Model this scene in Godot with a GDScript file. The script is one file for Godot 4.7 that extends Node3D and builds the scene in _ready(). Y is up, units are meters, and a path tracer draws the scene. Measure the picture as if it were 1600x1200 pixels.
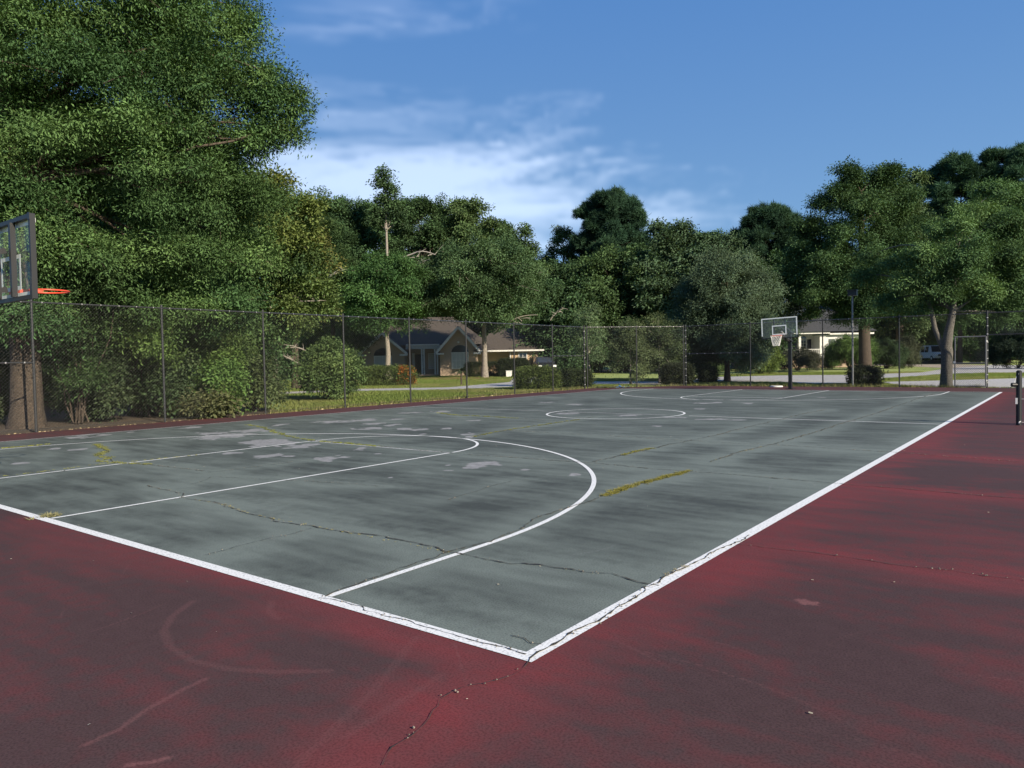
extends Node3D
# An outdoor basketball court with a worn green and red surface, chain-link fences, trees, two houses.
# World: x to the right along the near baseline, z away from the camera = -Z of Godot, y up, metres.

const F := 1151.75
const PITCH := 0.0324
const ROLL := -0.0186
const YAW := -0.6541
const EYE := Vector3(2.1426, 1.4709, -2.8891)   # x, y, z forward
const CW := 15.24
const CL := 28.64
const MID := -7.62

var M := {}
var used := {}
var clusters := {}

# ---------------------------------------------------------------- measuring
func ray(u: float, v: float) -> Vector3:
	var a := u - 800.0
	var b := v - 600.0
	var x := (cos(ROLL) * a + sin(ROLL) * b) / F
	var y := -(-sin(ROLL) * a + cos(ROLL) * b) / F
	var yy := cos(PITCH) * y - sin(PITCH)
	var zz := sin(PITCH) * y + cos(PITCH)
	return Vector3(cos(YAW) * x + sin(YAW) * zz, yy, -sin(YAW) * x + cos(YAW) * zz)

func G(u: float, v: float) -> Vector2:           # the point of the ground under that direction: x, z forward
	var d := ray(u, v)
	var t := -EYE.y / d.y
	return Vector2(EYE.x + d.x * t, EYE.z + d.z * t)

func g3(u: float, v: float, y := 0.0) -> Vector3:
	var p := G(u, v)
	return Vector3(p.x, y, -p.y)

func at(u: float, v: float, d: float) -> Vector3:
	var p := EYE + ray(u, v) * d
	return Vector3(p.x, p.y, -p.z)

func foot(u: float, d: float) -> Vector3:
	var p := at(u, 560.0, d)
	return Vector3(p.x, 0.0, p.z)

func wp(x: float, z: float, y := 0.0) -> Vector3:
	return Vector3(x, y, -z)

# ---------------------------------------------------------------- nodes
func numbered(called: String) -> String:
	var n: int = used.get(called, 0)
	used[called] = n + 1
	return called if n == 0 else "%s_%03d" % [called, n]

func thing(called: String, label: String, category: String, at_: Vector3, turn := 0.0, group := "") -> Node3D:
	var o := Node3D.new()
	o.name = numbered(called)
	add_child(o)
	o.position = at_
	o.rotation.y = turn
	o.set_meta("label", label)
	o.set_meta("category", category)
	if group:
		o.set_meta("group", group)
	return o

func part(called: String, mesh: Mesh, m: Material, parent: Node3D, at_ := Vector3.ZERO) -> MeshInstance3D:
	var o := MeshInstance3D.new()
	o.name = called
	o.mesh = mesh
	o.material_override = m
	parent.add_child(o, true)
	o.position = at_
	return o

func struct(called: String, mesh: Mesh, m: Material) -> MeshInstance3D:
	var o := MeshInstance3D.new()
	o.name = numbered(called)
	o.mesh = mesh
	o.material_override = m
	add_child(o)
	o.set_meta("kind", "structure")
	return o

func scatter(called: String, mesh: Mesh, m: Material, xf: Array, cols: Array, parent: Node3D, stuff := true) -> MultiMeshInstance3D:
	var mm := MultiMesh.new()
	mm.transform_format = MultiMesh.TRANSFORM_3D
	mm.use_colors = true
	mm.mesh = mesh
	mm.instance_count = xf.size()
	var buf := PackedFloat32Array()
	buf.resize(xf.size() * 16)
	for i in xf.size():
		var t: Transform3D = xf[i]
		var c: Color = cols[i]
		var k := i * 16
		buf[k] = t.basis.x.x; buf[k + 1] = t.basis.y.x; buf[k + 2] = t.basis.z.x; buf[k + 3] = t.origin.x
		buf[k + 4] = t.basis.x.y; buf[k + 5] = t.basis.y.y; buf[k + 6] = t.basis.z.y; buf[k + 7] = t.origin.y
		buf[k + 8] = t.basis.x.z; buf[k + 9] = t.basis.y.z; buf[k + 10] = t.basis.z.z; buf[k + 11] = t.origin.z
		buf[k + 12] = c.r; buf[k + 13] = c.g; buf[k + 14] = c.b; buf[k + 15] = 1.0
	mm.buffer = buf
	var o := MultiMeshInstance3D.new()
	o.name = called
	o.multimesh = mm
	o.material_override = m
	parent.add_child(o, true)
	if stuff:
		o.set_meta("kind", "stuff")
	return o

# ---------------------------------------------------------------- mesh builder
class MB:
	var v := PackedVector3Array()
	var n := PackedVector3Array()
	var uv := PackedVector2Array()
	var c := PackedColorArray()
	var i := PackedInt32Array()
	func quad(a: Vector3, b: Vector3, cc: Vector3, d: Vector3, col := Color.WHITE) -> void:   # counter-clockwise seen from outside
		var k := v.size()
		var nn := (cc - a).cross(d - b)
		if nn.length_squared() < 1e-14:
			return
		nn = nn.normalized()
		for p in [a, b, cc, d]:
			v.append(p); n.append(nn); c.append(col)
		uv.append_array([Vector2(0, 0), Vector2((b - a).length(), 0), Vector2((b - a).length(), (d - a).length()), Vector2(0, (d - a).length())])
		i.append_array([k, k + 2, k + 1, k, k + 3, k + 2])
	func tri(a: Vector3, b: Vector3, cc: Vector3, col := Color.WHITE) -> void:
		var k := v.size()
		var nn := (b - a).cross(cc - a).normalized()
		for p in [a, b, cc]:
			v.append(p); n.append(nn); c.append(col); uv.append(Vector2(p.x + p.z, p.y))
		i.append_array([k, k + 2, k + 1])
	func box(lo: Vector3, hi: Vector3, x := Transform3D()) -> void:
		var p := []
		for q in 8:
			p.append(x * Vector3(hi.x if q & 1 else lo.x, hi.y if q & 2 else lo.y, hi.z if q & 4 else lo.z))
		quad(p[4], p[5], p[7], p[6]); quad(p[1], p[0], p[2], p[3]); quad(p[5], p[1], p[3], p[7])
		quad(p[0], p[4], p[6], p[2]); quad(p[6], p[7], p[3], p[2]); quad(p[0], p[1], p[5], p[4])
	func bar(a: Vector3, b: Vector3, w: float, h: float, up := Vector3.UP) -> void:     # a box beam from a to b
		var d := (b - a)
		var z := d.normalized()
		var x := up.cross(z).normalized()
		var y := z.cross(x)
		box(Vector3(-w / 2, -h / 2, 0), Vector3(w / 2, h / 2, d.length()), Transform3D(Basis(x, y, z), a))
	func tube(path: Array, radii: Array, sides := 8, cap := true) -> void:
		var k := v.size()
		var side := Vector3.RIGHT
		var len := 0.0
		for j in path.size():
			var t: Vector3 = (path[min(j + 1, path.size() - 1)] - path[max(j - 1, 0)]).normalized()
			side = (side - t * side.dot(t))
			if side.length() < 0.05:
				side = Vector3.FORWARD - t * Vector3.FORWARD.dot(t)
			side = side.normalized()
			var o2 := t.cross(side)
			if j > 0:
				len += (path[j] - path[j - 1]).length()
			for s in sides + 1:
				var a := TAU * s / sides
				var dir := side * cos(a) + o2 * sin(a)
				v.append(path[j] + dir * radii[j]); n.append(dir); c.append(Color.WHITE)
				uv.append(Vector2(float(s) / sides, len))
		var w := sides + 1
		for j in path.size() - 1:
			for s in sides:
				var q := k + j * w + s
				i.append_array([q, q + w, q + 1, q + 1, q + w, q + w + 1])
		if cap:
			for e in [0, path.size() - 1]:
				var kk := v.size()
				var t2: Vector3 = (path[1] - path[0]).normalized() * -1.0 if e == 0 else (path[e] - path[e - 1]).normalized()
				v.append(path[e]); n.append(t2); c.append(Color.WHITE); uv.append(Vector2(0, 0))
				for s in w:
					v.append(v[k + e * w + s]); n.append(t2); c.append(Color.WHITE); uv.append(Vector2(0, 0))
				for s in sides:
					if e == 0:
						i.append_array([kk, kk + 1 + s, kk + 2 + s])
					else:
						i.append_array([kk, kk + 2 + s, kk + 1 + s])
	func mesh() -> ArrayMesh:
		var a := []
		a.resize(Mesh.ARRAY_MAX)
		a[Mesh.ARRAY_VERTEX] = v
		a[Mesh.ARRAY_NORMAL] = n
		a[Mesh.ARRAY_TEX_UV] = uv
		a[Mesh.ARRAY_COLOR] = c
		a[Mesh.ARRAY_INDEX] = i
		var m := ArrayMesh.new()
		m.add_surface_from_arrays(Mesh.PRIMITIVE_TRIANGLES, a)
		return m

func box_mesh(lo: Vector3, hi: Vector3) -> ArrayMesh:
	var b := MB.new()
	b.box(lo, hi)
	return b.mesh()

func tube_mesh(path: Array, radii: Array, sides := 8) -> ArrayMesh:
	var b := MB.new()
	b.tube(path, radii, sides)
	return b.mesh()

func sheet(poly: PackedVector2Array, y: float, tex := Rect2(0, 0, 1, 1)) -> ArrayMesh:   # flat polygon in x, z-forward
	var idx := Geometry2D.triangulate_polygon(poly)
	var st := SurfaceTool.new()
	st.begin(Mesh.PRIMITIVE_TRIANGLES)
	for k in range(0, idx.size(), 3):
		var a := poly[idx[k]]
		var b := poly[idx[k + 1]]
		var c := poly[idx[k + 2]]
		if (b - a).cross(c - a) < 0:
			var s := b
			b = c
			c = s
		for p in [a, c, b]:
			st.set_normal(Vector3.UP)
			st.set_uv(Vector2((p.x - tex.position.x) / tex.size.x, (p.y - tex.position.y) / tex.size.y))
			st.set_uv2(Vector2(p.x, p.y))
			st.add_vertex(Vector3(p.x, y, -p.y))
	return st.commit()

func rect(x0: float, z0: float, x1: float, z1: float) -> PackedVector2Array:
	return PackedVector2Array([Vector2(x0, z0), Vector2(x1, z0), Vector2(x1, z1), Vector2(x0, z1)])

func ribbon(path: PackedVector2Array, w: float, y: float, closed := false) -> ArrayMesh:
	var b := MB.new()
	var n := path.size()
	var l := []
	for j in n:
		var p0 := path[(j - 1 + n) % n] if closed or j > 0 else path[j]
		var p1 := path[(j + 1) % n] if closed or j < n - 1 else path[j]
		var t := (p1 - p0).normalized()
		var s := Vector2(-t.y, t.x) * w / 2
		l.append([path[j] + s, path[j] - s])
	for j in (n if closed else n - 1):
		var p = l[j]
		var q = l[(j + 1) % n]
		b.quad(wp(p[1].x, p[1].y, y), wp(q[1].x, q[1].y, y), wp(q[0].x, q[0].y, y), wp(p[0].x, p[0].y, y))
	for j in b.n.size():
		b.n[j] = Vector3.UP
	return b.mesh()

func arc(c: Vector2, r: float, a0: float, a1: float, steps := 64) -> PackedVector2Array:
	var p := PackedVector2Array()
	for k in steps + 1:
		var a := lerpf(a0, a1, float(k) / steps)
		p.append(c + Vector2(cos(a), sin(a)) * r)
	return p

# ---------------------------------------------------------------- materials
func lin(r: float, g: float, b: float) -> Color:
	return Color(r, g, b).linear_to_srgb()

func noise(freq: float, oct := 4, s := 1, kind := FastNoiseLite.TYPE_SIMPLEX_SMOOTH) -> FastNoiseLite:
	var n := FastNoiseLite.new()
	n.noise_type = kind
	n.seed = s
	n.frequency = freq
	n.fractal_octaves = oct
	return n

func noise_tex(size: int, freq: float, lo: Color, hi: Color, s := 1, oct := 5, mid = null) -> NoiseTexture2D:
	var t := NoiseTexture2D.new()
	t.width = size
	t.height = size
	t.seamless = true
	t.noise = noise(freq, oct, s)
	var g := Gradient.new()
	g.set_color(0, lo)
	g.set_color(1, hi)
	if mid != null:
		g.add_point(0.5, mid)
	t.color_ramp = g
	return t

func bump_tex(size: int, freq: float, strength: float, s := 1) -> NoiseTexture2D:
	var t := NoiseTexture2D.new()
	t.width = size
	t.height = size
	t.seamless = true
	t.as_normal_map = true
	t.bump_strength = strength
	t.noise = noise(freq, 4, s)
	return t

func plain(c: Color, rough := 0.8, metal := 0.0) -> StandardMaterial3D:
	var m := StandardMaterial3D.new()
	m.albedo_color = c
	m.roughness = rough
	m.metallic = metal
	return m

func grainy(lo: Color, hi: Color, scale: float, rough := 0.9, freq := 0.02, s := 3, bump := 4.0) -> StandardMaterial3D:
	var m := StandardMaterial3D.new()
	m.albedo_texture = noise_tex(256, freq, lo, hi, s)
	m.roughness = rough
	m.uv1_triplanar = true
	m.uv1_world_triplanar = true
	m.uv1_scale = Vector3.ONE * scale
	if bump > 0:
		m.normal_enabled = true
		m.normal_texture = bump_tex(256, freq * 2.0, bump, s + 7)
	return m

func leafy(back := 0.5) -> StandardMaterial3D:
	var m := StandardMaterial3D.new()
	m.vertex_color_use_as_albedo = true
	m.roughness = 0.75
	m.metallic_specular = 0.2
	m.cull_mode = BaseMaterial3D.CULL_DISABLED
	m.backlight_enabled = true
	m.backlight = Color(back, back, back * 0.5)
	return m

func materials() -> void:
	M.leaf = leafy(0.6)
	M.blade = leafy(0.4)
	M.bark = grainy(lin(.028, .022, .017), lin(.12, .092, .068), 1.3, 0.95, 0.03, 5, 8.0)
	M.pale_bark = grainy(lin(.14, .125, .105), lin(.34, .31, .27), 1.2, 0.9, 0.02, 6, 6.0)
	M.grey_bark = grainy(lin(.055, .052, .046), lin(.19, .18, .16), 1.6, 0.95, 0.03, 7, 7.0)
	M.dead_wood = grainy(lin(.22, .20, .17), lin(.40, .37, .33), 2.0, 0.9, 0.03, 8, 4.0)
	M.black = plain(lin(.012, .013, .015), 0.45)
	M.black.metallic_specular = 0.5
	M.fence_black = plain(lin(.03, .032, .035), 0.35)
	M.fence_post = plain(lin(.026, .028, .031), 0.4)
	M.gate_frame = plain(lin(.12, .125, .135), 0.35)
	M.galvanised = plain(lin(.5, .5, .49), 0.4, 0.6)
	M.white_frame = plain(lin(.78, .82, .80), 0.4)
	M.white_trim = grainy(lin(.56, .56, .54), lin(.72, .72, .70), 0.7, 0.6, 0.02, 9, 0.0)
	M.net_white = plain(lin(.68, .68, .66), 0.85)
	M.rim_orange = plain(lin(.62, .07, .03), 0.4)
	M.rim_faded = plain(lin(.50, .16, .14), 0.5)
	M.glass = StandardMaterial3D.new()
	M.glass.albedo_color = Color(0.75, 0.82, 0.8, 0.06)
	M.glass.transparency = BaseMaterial3D.TRANSPARENCY_ALPHA
	M.glass.roughness = 0.02
	M.glass.metallic_specular = 0.25
	M.pane = plain(lin(.03, .035, .04), 0.06)
	M.pane.metallic_specular = 0.7
	M.blind = plain(lin(.42, .44, .44), 0.5)
	M.tyre = plain(lin(.02, .02, .02), 0.9)
	M.pebble = grainy(lin(.12, .11, .09), lin(.34, .31, .26), 20.0, 0.95, 0.05, 12, 0.0)
	M.pebble.vertex_color_use_as_albedo = true

# ---------------------------------------------------------------- light
func _ready() -> void:
	var cam := Camera3D.new()
	cam.name = "camera"
	add_child(cam)
	cam.position = Vector3(EYE.x, EYE.y, -EYE.z)
	cam.rotation = Vector3(-PITCH, -YAW, ROLL)
	cam.fov = rad_to_deg(2.0 * atan(600.0 / F))
	cam.near = 0.05
	cam.far = 900.0
	cam.current = true
	var sun := DirectionalLight3D.new()
	sun.name = "sun"
	add_child(sun)
	sun.light_energy = 1.6
	sun.light_color = Color(1.0, 0.94, 0.84)
	sun.light_angular_distance = 0.55
	sun.shadow_enabled = true
	sun.look_at_from_position(Vector3.ZERO, -Vector3(cos(deg_to_rad(27.0)), sin(deg_to_rad(27.0)), 0.2), Vector3.UP)
	var we := WorldEnvironment.new()
	we.name = "environment"
	var env := Environment.new()
	we.environment = env
	add_child(we)
	env.tonemap_mode = Environment.TONE_MAPPER_LINEAR
	env.tonemap_exposure = 1.75
	env.background_mode = Environment.BG_SKY
	env.background_energy_multiplier = 0.5
	env.sdfgi_enabled = true
	env.ssao_enabled = true
	env.ssil_enabled = true
	env.sky = make_sky()
	materials()
	court()
	grounds()
	fences()
	hoops()
	tennis_net()
	houses()
	planting()
	small_things()

func make_sky() -> Sky:
	var sm := ProceduralSkyMaterial.new()
	sm.sky_top_color = lin(.066, .225, .62)
	sm.sky_horizon_color = lin(.34, .60, .88)
	sm.sky_curve = 0.2
	sm.ground_bottom_color = lin(.10, .11, .08)
	sm.ground_horizon_color = lin(.25, .30, .30)
	sm.sun_angle_max = 12.0
	sm.sky_cover = cirrus()
	sm.sky_cover_modulate = Color(1, 1, 1)
	var s := Sky.new()
	s.sky_material = sm
	return s

func cirrus() -> ImageTexture:
	# thin high cloud: streaked noise on a flat layer 1 unit up, in banks round the sky
	var w := 1280
	var h := 640
	var n1 := noise(0.9, 5, 21)
	var n2 := noise(0.35, 3, 22)
	var n3 := noise(3.2, 4, 23)
	var rows := []
	rows.resize(h)
	var banks := [[-2.6, 2.35, 1.5, 1.2], [-3.6, 3.0, 1.8, 1.2], [2.5, -1.5, 2.4, 0.8], [3.5, 2.5, 1.6, 0.5], [-2.0, -3.5, 2.2, 0.7], [-1.7, 3.5, 0.9, 0.58], [-1.25, 1.2, 0.55, 0.62], [-0.3, 5.2, 1.2, 0.4]]   # x, z forward, reach, strength
	var job := func(j: int) -> void:
		var r := PackedByteArray()
		r.resize(w * 4)
		var th := PI * (j + 0.5) / h
		var y := cos(th)
		if y > 0.02:
			var s := sin(th) / (y + 0.06)
			for k in w:
				var ph := TAU * (k + 0.5) / w
				var px := sin(ph) * s
				var pz := cos(ph) * s
				# streaks run along a diagonal
				var a := px * 0.83 + pz * 0.55
				var b := -px * 0.55 + pz * 0.83
				var warp := n2.get_noise_2d(px, pz)
				var f := n1.get_noise_2d(a * 0.45 + warp * 1.3, b * 1.9 + warp * 1.2)
				var fine := n3.get_noise_2d(a * 0.5 + warp, b * 1.6 + f)
				var bank := 0.0
				for q in banks:
					var dx: float = (px - q[0]) / q[2]
					var dz: float = (pz - q[1]) / q[2]
					bank = maxf(bank, q[3] * exp(-(dx * dx + dz * dz) * 1.6))
				var d := bank * 1.25 + f * 0.55 + fine * 0.36 - 0.42 + 0.22 * warp
				d = clampf(d, 0.0, 1.0)
				d = d * d * (3.0 - 2.0 * d) * 0.8
				var q8 := k * 4
				r[q8] = 214; r[q8 + 1] = 216; r[q8 + 2] = 218
				r[q8 + 3] = int(255.0 * clampf(d, 0, 1))
		rows[j] = r
	var id := WorkerThreadPool.add_group_task(job, h)
	WorkerThreadPool.wait_for_group_task_completion(id)
	var all := PackedByteArray()
	for r in rows:
		all.append_array(r)
	return ImageTexture.create_from_image(Image.create_from_data(w, h, false, Image.FORMAT_RGBA8, all))

# ---------------------------------------------------------------- court
var cracks := []      # [PackedVector2Array, width]
var clean := PackedFloat32Array()
const GX0 := -18.0
const GZ0 := -9.0
const GW := 440
const GH := 840
const GS := 0.05

func px_path(a: Array) -> PackedVector2Array:
	var p := PackedVector2Array()
	for q in a:
		p.append(G(q[0], q[1]))
	return p

func collect_cracks() -> void:
	var L := [
		[[[230, 759], [274, 769], [289, 779], [311, 782], [350, 789], [373, 799], [397, 805], [422, 810], [442, 817], [465, 820], [487, 822], [500, 826], [534, 831], [581, 836], [629, 845], [658, 851], [694, 862], [721, 866], [756, 874], [796, 882], [844, 883], [868, 888], [916, 895], [956, 897], [984, 906], [1016, 914], [1030, 916]], 0.011],
		[[[828, 1030], [858, 1012], [880, 1000], [896, 987], [936, 972], [948, 962], [964, 950], [1000, 930], [1030, 911], [1036, 903], [1060, 892], [1076, 885], [1100, 874], [1125, 858], [1170, 837]], 0.012],
		[[[828, 1030], [818, 1046], [803, 1056], [768, 1066], [725, 1075], [688, 1093], [670, 1125], [645, 1150], [612, 1170], [597, 1198]], 0.0038],
		[[[499, 935], [529, 940], [567, 949], [568, 955], [613, 966], [639, 971], [664, 981], [693, 989], [725, 998], [745, 1004], [788, 1013], [822, 1024]], 0.006],
		[[[508, 933], [560, 914], [600, 899], [650, 880], [699, 863], [746, 851], [782, 839], [807, 830], [826, 818], [847, 806], [870, 799], [888, 794], [899, 790], [924, 783], [937, 777], [960, 768], [1000, 756], [1040, 746], [1076, 737]], 0.011],
		[[[386, 664], [411, 668], [429, 675], [450, 682], [490, 689], [540, 693], [600, 698], [650, 703], [703, 708], [740, 711], [800, 715], [900, 722], [930, 724], [1000, 731], [1076, 737], [1110, 739], [1180, 745], [1240, 750], [1310, 756], [1390, 762], [1470, 769], [1540, 775], [1620, 781]], 0.014],
		[[[925, 722], [970, 712], [1015, 702], [1070, 690], [1120, 680], [1170, 667], [1200, 660], [1245, 649], [1290, 640]], 0.016],
		[[[1110, 722], [1150, 708], [1200, 696], [1240, 685], [1275, 675], [1315, 662], [1363, 648], [1394, 637], [1431, 624], [1460, 615]], 0.016],
		[[[780, 672], [847, 676], [952, 681], [1046, 687], [1100, 690], [1180, 694], [1240, 697], [1330, 703], [1420, 709], [1540, 718], [1620, 724]], 0.014],
		[[[1150, 851], [1215, 858], [1280, 865], [1350, 875], [1425, 886], [1500, 894], [1600, 907], [1680, 917]], 0.007],
		[[[683, 645], [712, 649], [760, 651], [811, 654], [860, 657]], 0.02],
		[[[740, 683], [770, 676], [800, 671], [841, 665], [881, 659], [930, 651]], 0.02],
		[[[150, 694], [170, 705], [152, 712], [172, 716], [176, 722], [202, 724], [232, 726], [281, 732], [330, 737]], 0.012],
		[[[320, 868], [350, 861], [380, 852], [420, 842], [460, 834], [487, 826]], 0.005],
		[[[300, 741], [360, 735], [420, 727], [470, 720]], 0.006],
		[[[300, 757], [330, 745], [455, 751], [560, 757], [600, 761]], 0.006],
		[[[700, 782], [730, 772], [760, 762], [800, 752]], 0.006],
		[[[800, 994], [820, 999], [828, 1006], [846, 1008]], 0.005],
		[[[0, 754], [60, 742], [130, 731]], 0.006],
	]
	for c in L:
		cracks.append([px_path(c[0]), c[1]])
	clean.resize(GW * GH)
	for c in cracks:
		var p: PackedVector2Array = c[0]
		for j in p.size() - 1:
			stamp_clean(p[j], p[j + 1], 0.55, 0.75)
	# paint keeps its colour beside the border lines
	stamp_clean(Vector2(0.1, 0), Vector2(0.1, CL), 0.75, 0.62)
	stamp_clean(Vector2(-6.0, -0.12), Vector2(0.15, -0.12), 0.4, 0.4)

func stamp_clean(a: Vector2, b: Vector2, r: float, s: float) -> void:
	var lo := Vector2(minf(a.x, b.x) - r, minf(a.y, b.y) - r)
	var hi := Vector2(maxf(a.x, b.x) + r, maxf(a.y, b.y) + r)
	for j in range(clampi(int((lo.y - GZ0) / GS), 0, GH), clampi(int((hi.y - GZ0) / GS) + 1, 0, GH)):
		for i in range(clampi(int((lo.x - GX0) / GS), 0, GW), clampi(int((hi.x - GX0) / GS) + 1, 0, GW)):
			var p := Vector2(GX0 + (i + .5) * GS, GZ0 + (j + .5) * GS)
			var d := Geometry2D.get_closest_point_to_segment(p, a, b).distance_to(p) / r
			if d < 1.0:
				var k := j * GW + i
				clean[k] = maxf(clean[k], s * (1.0 - d) * (1.0 - d) * (1.0 + 2.0 * d))

func is_clean(x: float, z: float) -> float:
	var fx := (x - GX0) / GS - 0.5
	var fz := (z - GZ0) / GS - 0.5
	var i := int(fx)
	var j := int(fz)
	if i < 0 or j < 0 or i >= GW - 1 or j >= GH - 1:
		return 0.0
	var tx := fx - i
	var tz := fz - j
	var k := j * GW + i
	return lerpf(lerpf(clean[k], clean[k + 1], tx), lerpf(clean[k + GW], clean[k + GW + 1], tx), tz)

func paint(w: int, h: int, area: Rect2, green: bool, marks: PackedFloat32Array) -> ImageTexture:
	var big := noise(0.22, 3, 31)
	var mid := noise(0.9, 4, 32)
	var fine := noise(7.0, 3, 33)
	var tone := noise(0.12, 2, 34)
	var streak := noise(0.8, 3, 35)
	# stains as they lie on the red paint: pixel, reach across and along the court, more or less dirt
	var blots := []
	for q in [[1250, 985, .8, .45, .5], [1480, 1060, .6, .4, .4], [1060, 1090, .5, .3, .25], [1450, 905, .5, .5, .35], [1470, 745, .8, 1.2, .4], [1300, 1130, .7, .35, .3], [1560, 870, .5, .4, -.3], [1420, 775, .6, .7, -.35], [1500, 835, .6, .5, -.3], [1150, 900, .2, .8, -.3], [250, 940, 1.2, .35, .3], [100, 865, .9, .2, -.45], [330, 885, .8, .2, -.35], [480, 915, .5, .2, -.2], [600, 1080, .8, .4, .15], [820, 1110, .35, .3, -.25]]:
		var c := G(q[0], q[1])
		blots.append([c.x, c.y, q[2], q[3], q[4]])
	var rows := []
	rows.resize(h)
	var job := func(j: int) -> void:
		var r := PackedByteArray()
		r.resize(w * 3)
		var z := area.position.y + area.size.y * (j + 0.5) / h
		for k in w:
			var x := area.position.x + area.size.x * (k + 0.5) / w
			var f := fine.get_noise_2d(x, z)
			var m := mid.get_noise_2d(x * 0.8, z * 1.5)
			var b := big.get_noise_2d(x * 0.7, z * 1.6)
			var c := is_clean(x + m * 0.12, z + f * 0.1)
			var t := tone.get_noise_2d(x, z)
			# algae and dirt: blotches, thin where the surface drains into cracks
			var st := streak.get_noise_2d(x * 0.9, z * 5.0)
			var dirt := 0.56 + b * 0.34 + m * 0.40 + f * 0.26 + st * 0.34 - c * 0.7
			if not green:
				dirt = 0.80 + b * 0.14 + m * 0.18 + f * 0.22 + st * 0.24 - c * 0.72
				for q in blots:
					var dx: float = (x - q[0]) / q[2]
					var dz: float = (z - q[1]) / q[3]
					var e := dx * dx + dz * dz
					if e < 6.0:
						dirt += 0.6 * q[4] * exp(-e) * (1.0 + m * 1.2)
			dirt = clampf(dirt, 0.0, 1.0)
			var col: Color
			if green:
				col = Color(.168, .202, .185).lerp(Color(.057, .068, .065), dirt * 0.92)
				col = col * (1.0 + 0.10 * t + 0.10 * f)
			else:
				col = Color(.190, .040, .044).lerp(Color(.072, .042, .043), clampf(dirt * 1.05, 0, 1))
				col = col * (1.0 + 0.12 * t + 0.10 * f)
			if marks.size():
				var q := marks[j * w + k]
				if q > 0.0:
					col = col.lerp(Color(.30, .305, .315) * (1.0 + 0.3 * f) if green else Color(.20, .09, .09), q)
			col = col.linear_to_srgb()
			r[k * 3] = int(clampf(col.r, 0, 1) * 255.0)
			r[k * 3 + 1] = int(clampf(col.g, 0, 1) * 255.0)
			r[k * 3 + 2] = int(clampf(col.b, 0, 1) * 255.0)
		rows[j] = r
	var id := WorkerThreadPool.add_group_task(job, h)
	WorkerThreadPool.wait_for_group_task_completion(id)
	var all := PackedByteArray()
	for r in rows:
		all.append_array(r)
	return ImageTexture.create_from_image(Image.create_from_data(w, h, false, Image.FORMAT_RGB8, all))

func chipped() -> NoiseTexture2D:      # sound white paint with small chips and grime
	var t := noise_tex(1024, 0.05, lin(.20, .22, .22), lin(.76, .78, .78), 51, 6)
	t.color_ramp.offsets = PackedFloat32Array([0.0, 0.19, 0.27, 0.5, 1.0])
	t.color_ramp.colors = PackedColorArray([lin(.20, .22, .22), lin(.30, .32, .32), lin(.56, .58, .58), lin(.68, .70, .70), lin(.78, .80, .80)])
	return t

func scratch(marks: PackedFloat32Array, w: int, h: int, area: Rect2, count: int, most: float, s: int) -> void:
	var rng := RandomNumberGenerator.new()       # fine scuffs left by shoes and chairs
	rng.seed = s
	var fx := w / (area.size.x if area.size.x != 2.6 else 5.0)
	var fz := h / area.size.y
	for k in count:
		var p := Vector2(rng.randf() * area.size.x, rng.randf() * area.size.y)
		if rng.randf() < .5:
			p.y = fposmod(p.y * .35 if area.size.y > 10 else p.y, area.size.y)
		var a := rng.randf() * TAU
		var bend := rng.randfn(0, 1.2)
		var much := rng.randf_range(.3, 1.0) * most
		var n := int(rng.randf_range(20, 120))
		for j in n:
			a += bend * .012
			p += Vector2(cos(a), sin(a)) * .008
			var ii := int(p.x * fx)
			var jj := int(p.y * fz)
			if ii >= 0 and jj >= 0 and ii < w and jj < h and rng.randf() < .8:
				var q := jj * w + ii
				marks[q] = maxf(marks[q], much * (1.0 - absf(2.0 * j / n - 1.0)))

func court_material(tex: Texture2D, grain: Texture2D, bump: Texture2D) -> StandardMaterial3D:
	var m := StandardMaterial3D.new()
	m.albedo_texture = tex
	m.roughness = 0.82
	m.metallic_specular = 0.3
	m.detail_enabled = true
	m.detail_blend_mode = BaseMaterial3D.BLEND_MODE_MUL
	m.detail_uv_layer = BaseMaterial3D.DETAIL_UV_2
	m.uv2_scale = Vector3(1.4, 1.4, 1)
	m.detail_albedo = grain
	return m

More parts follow.
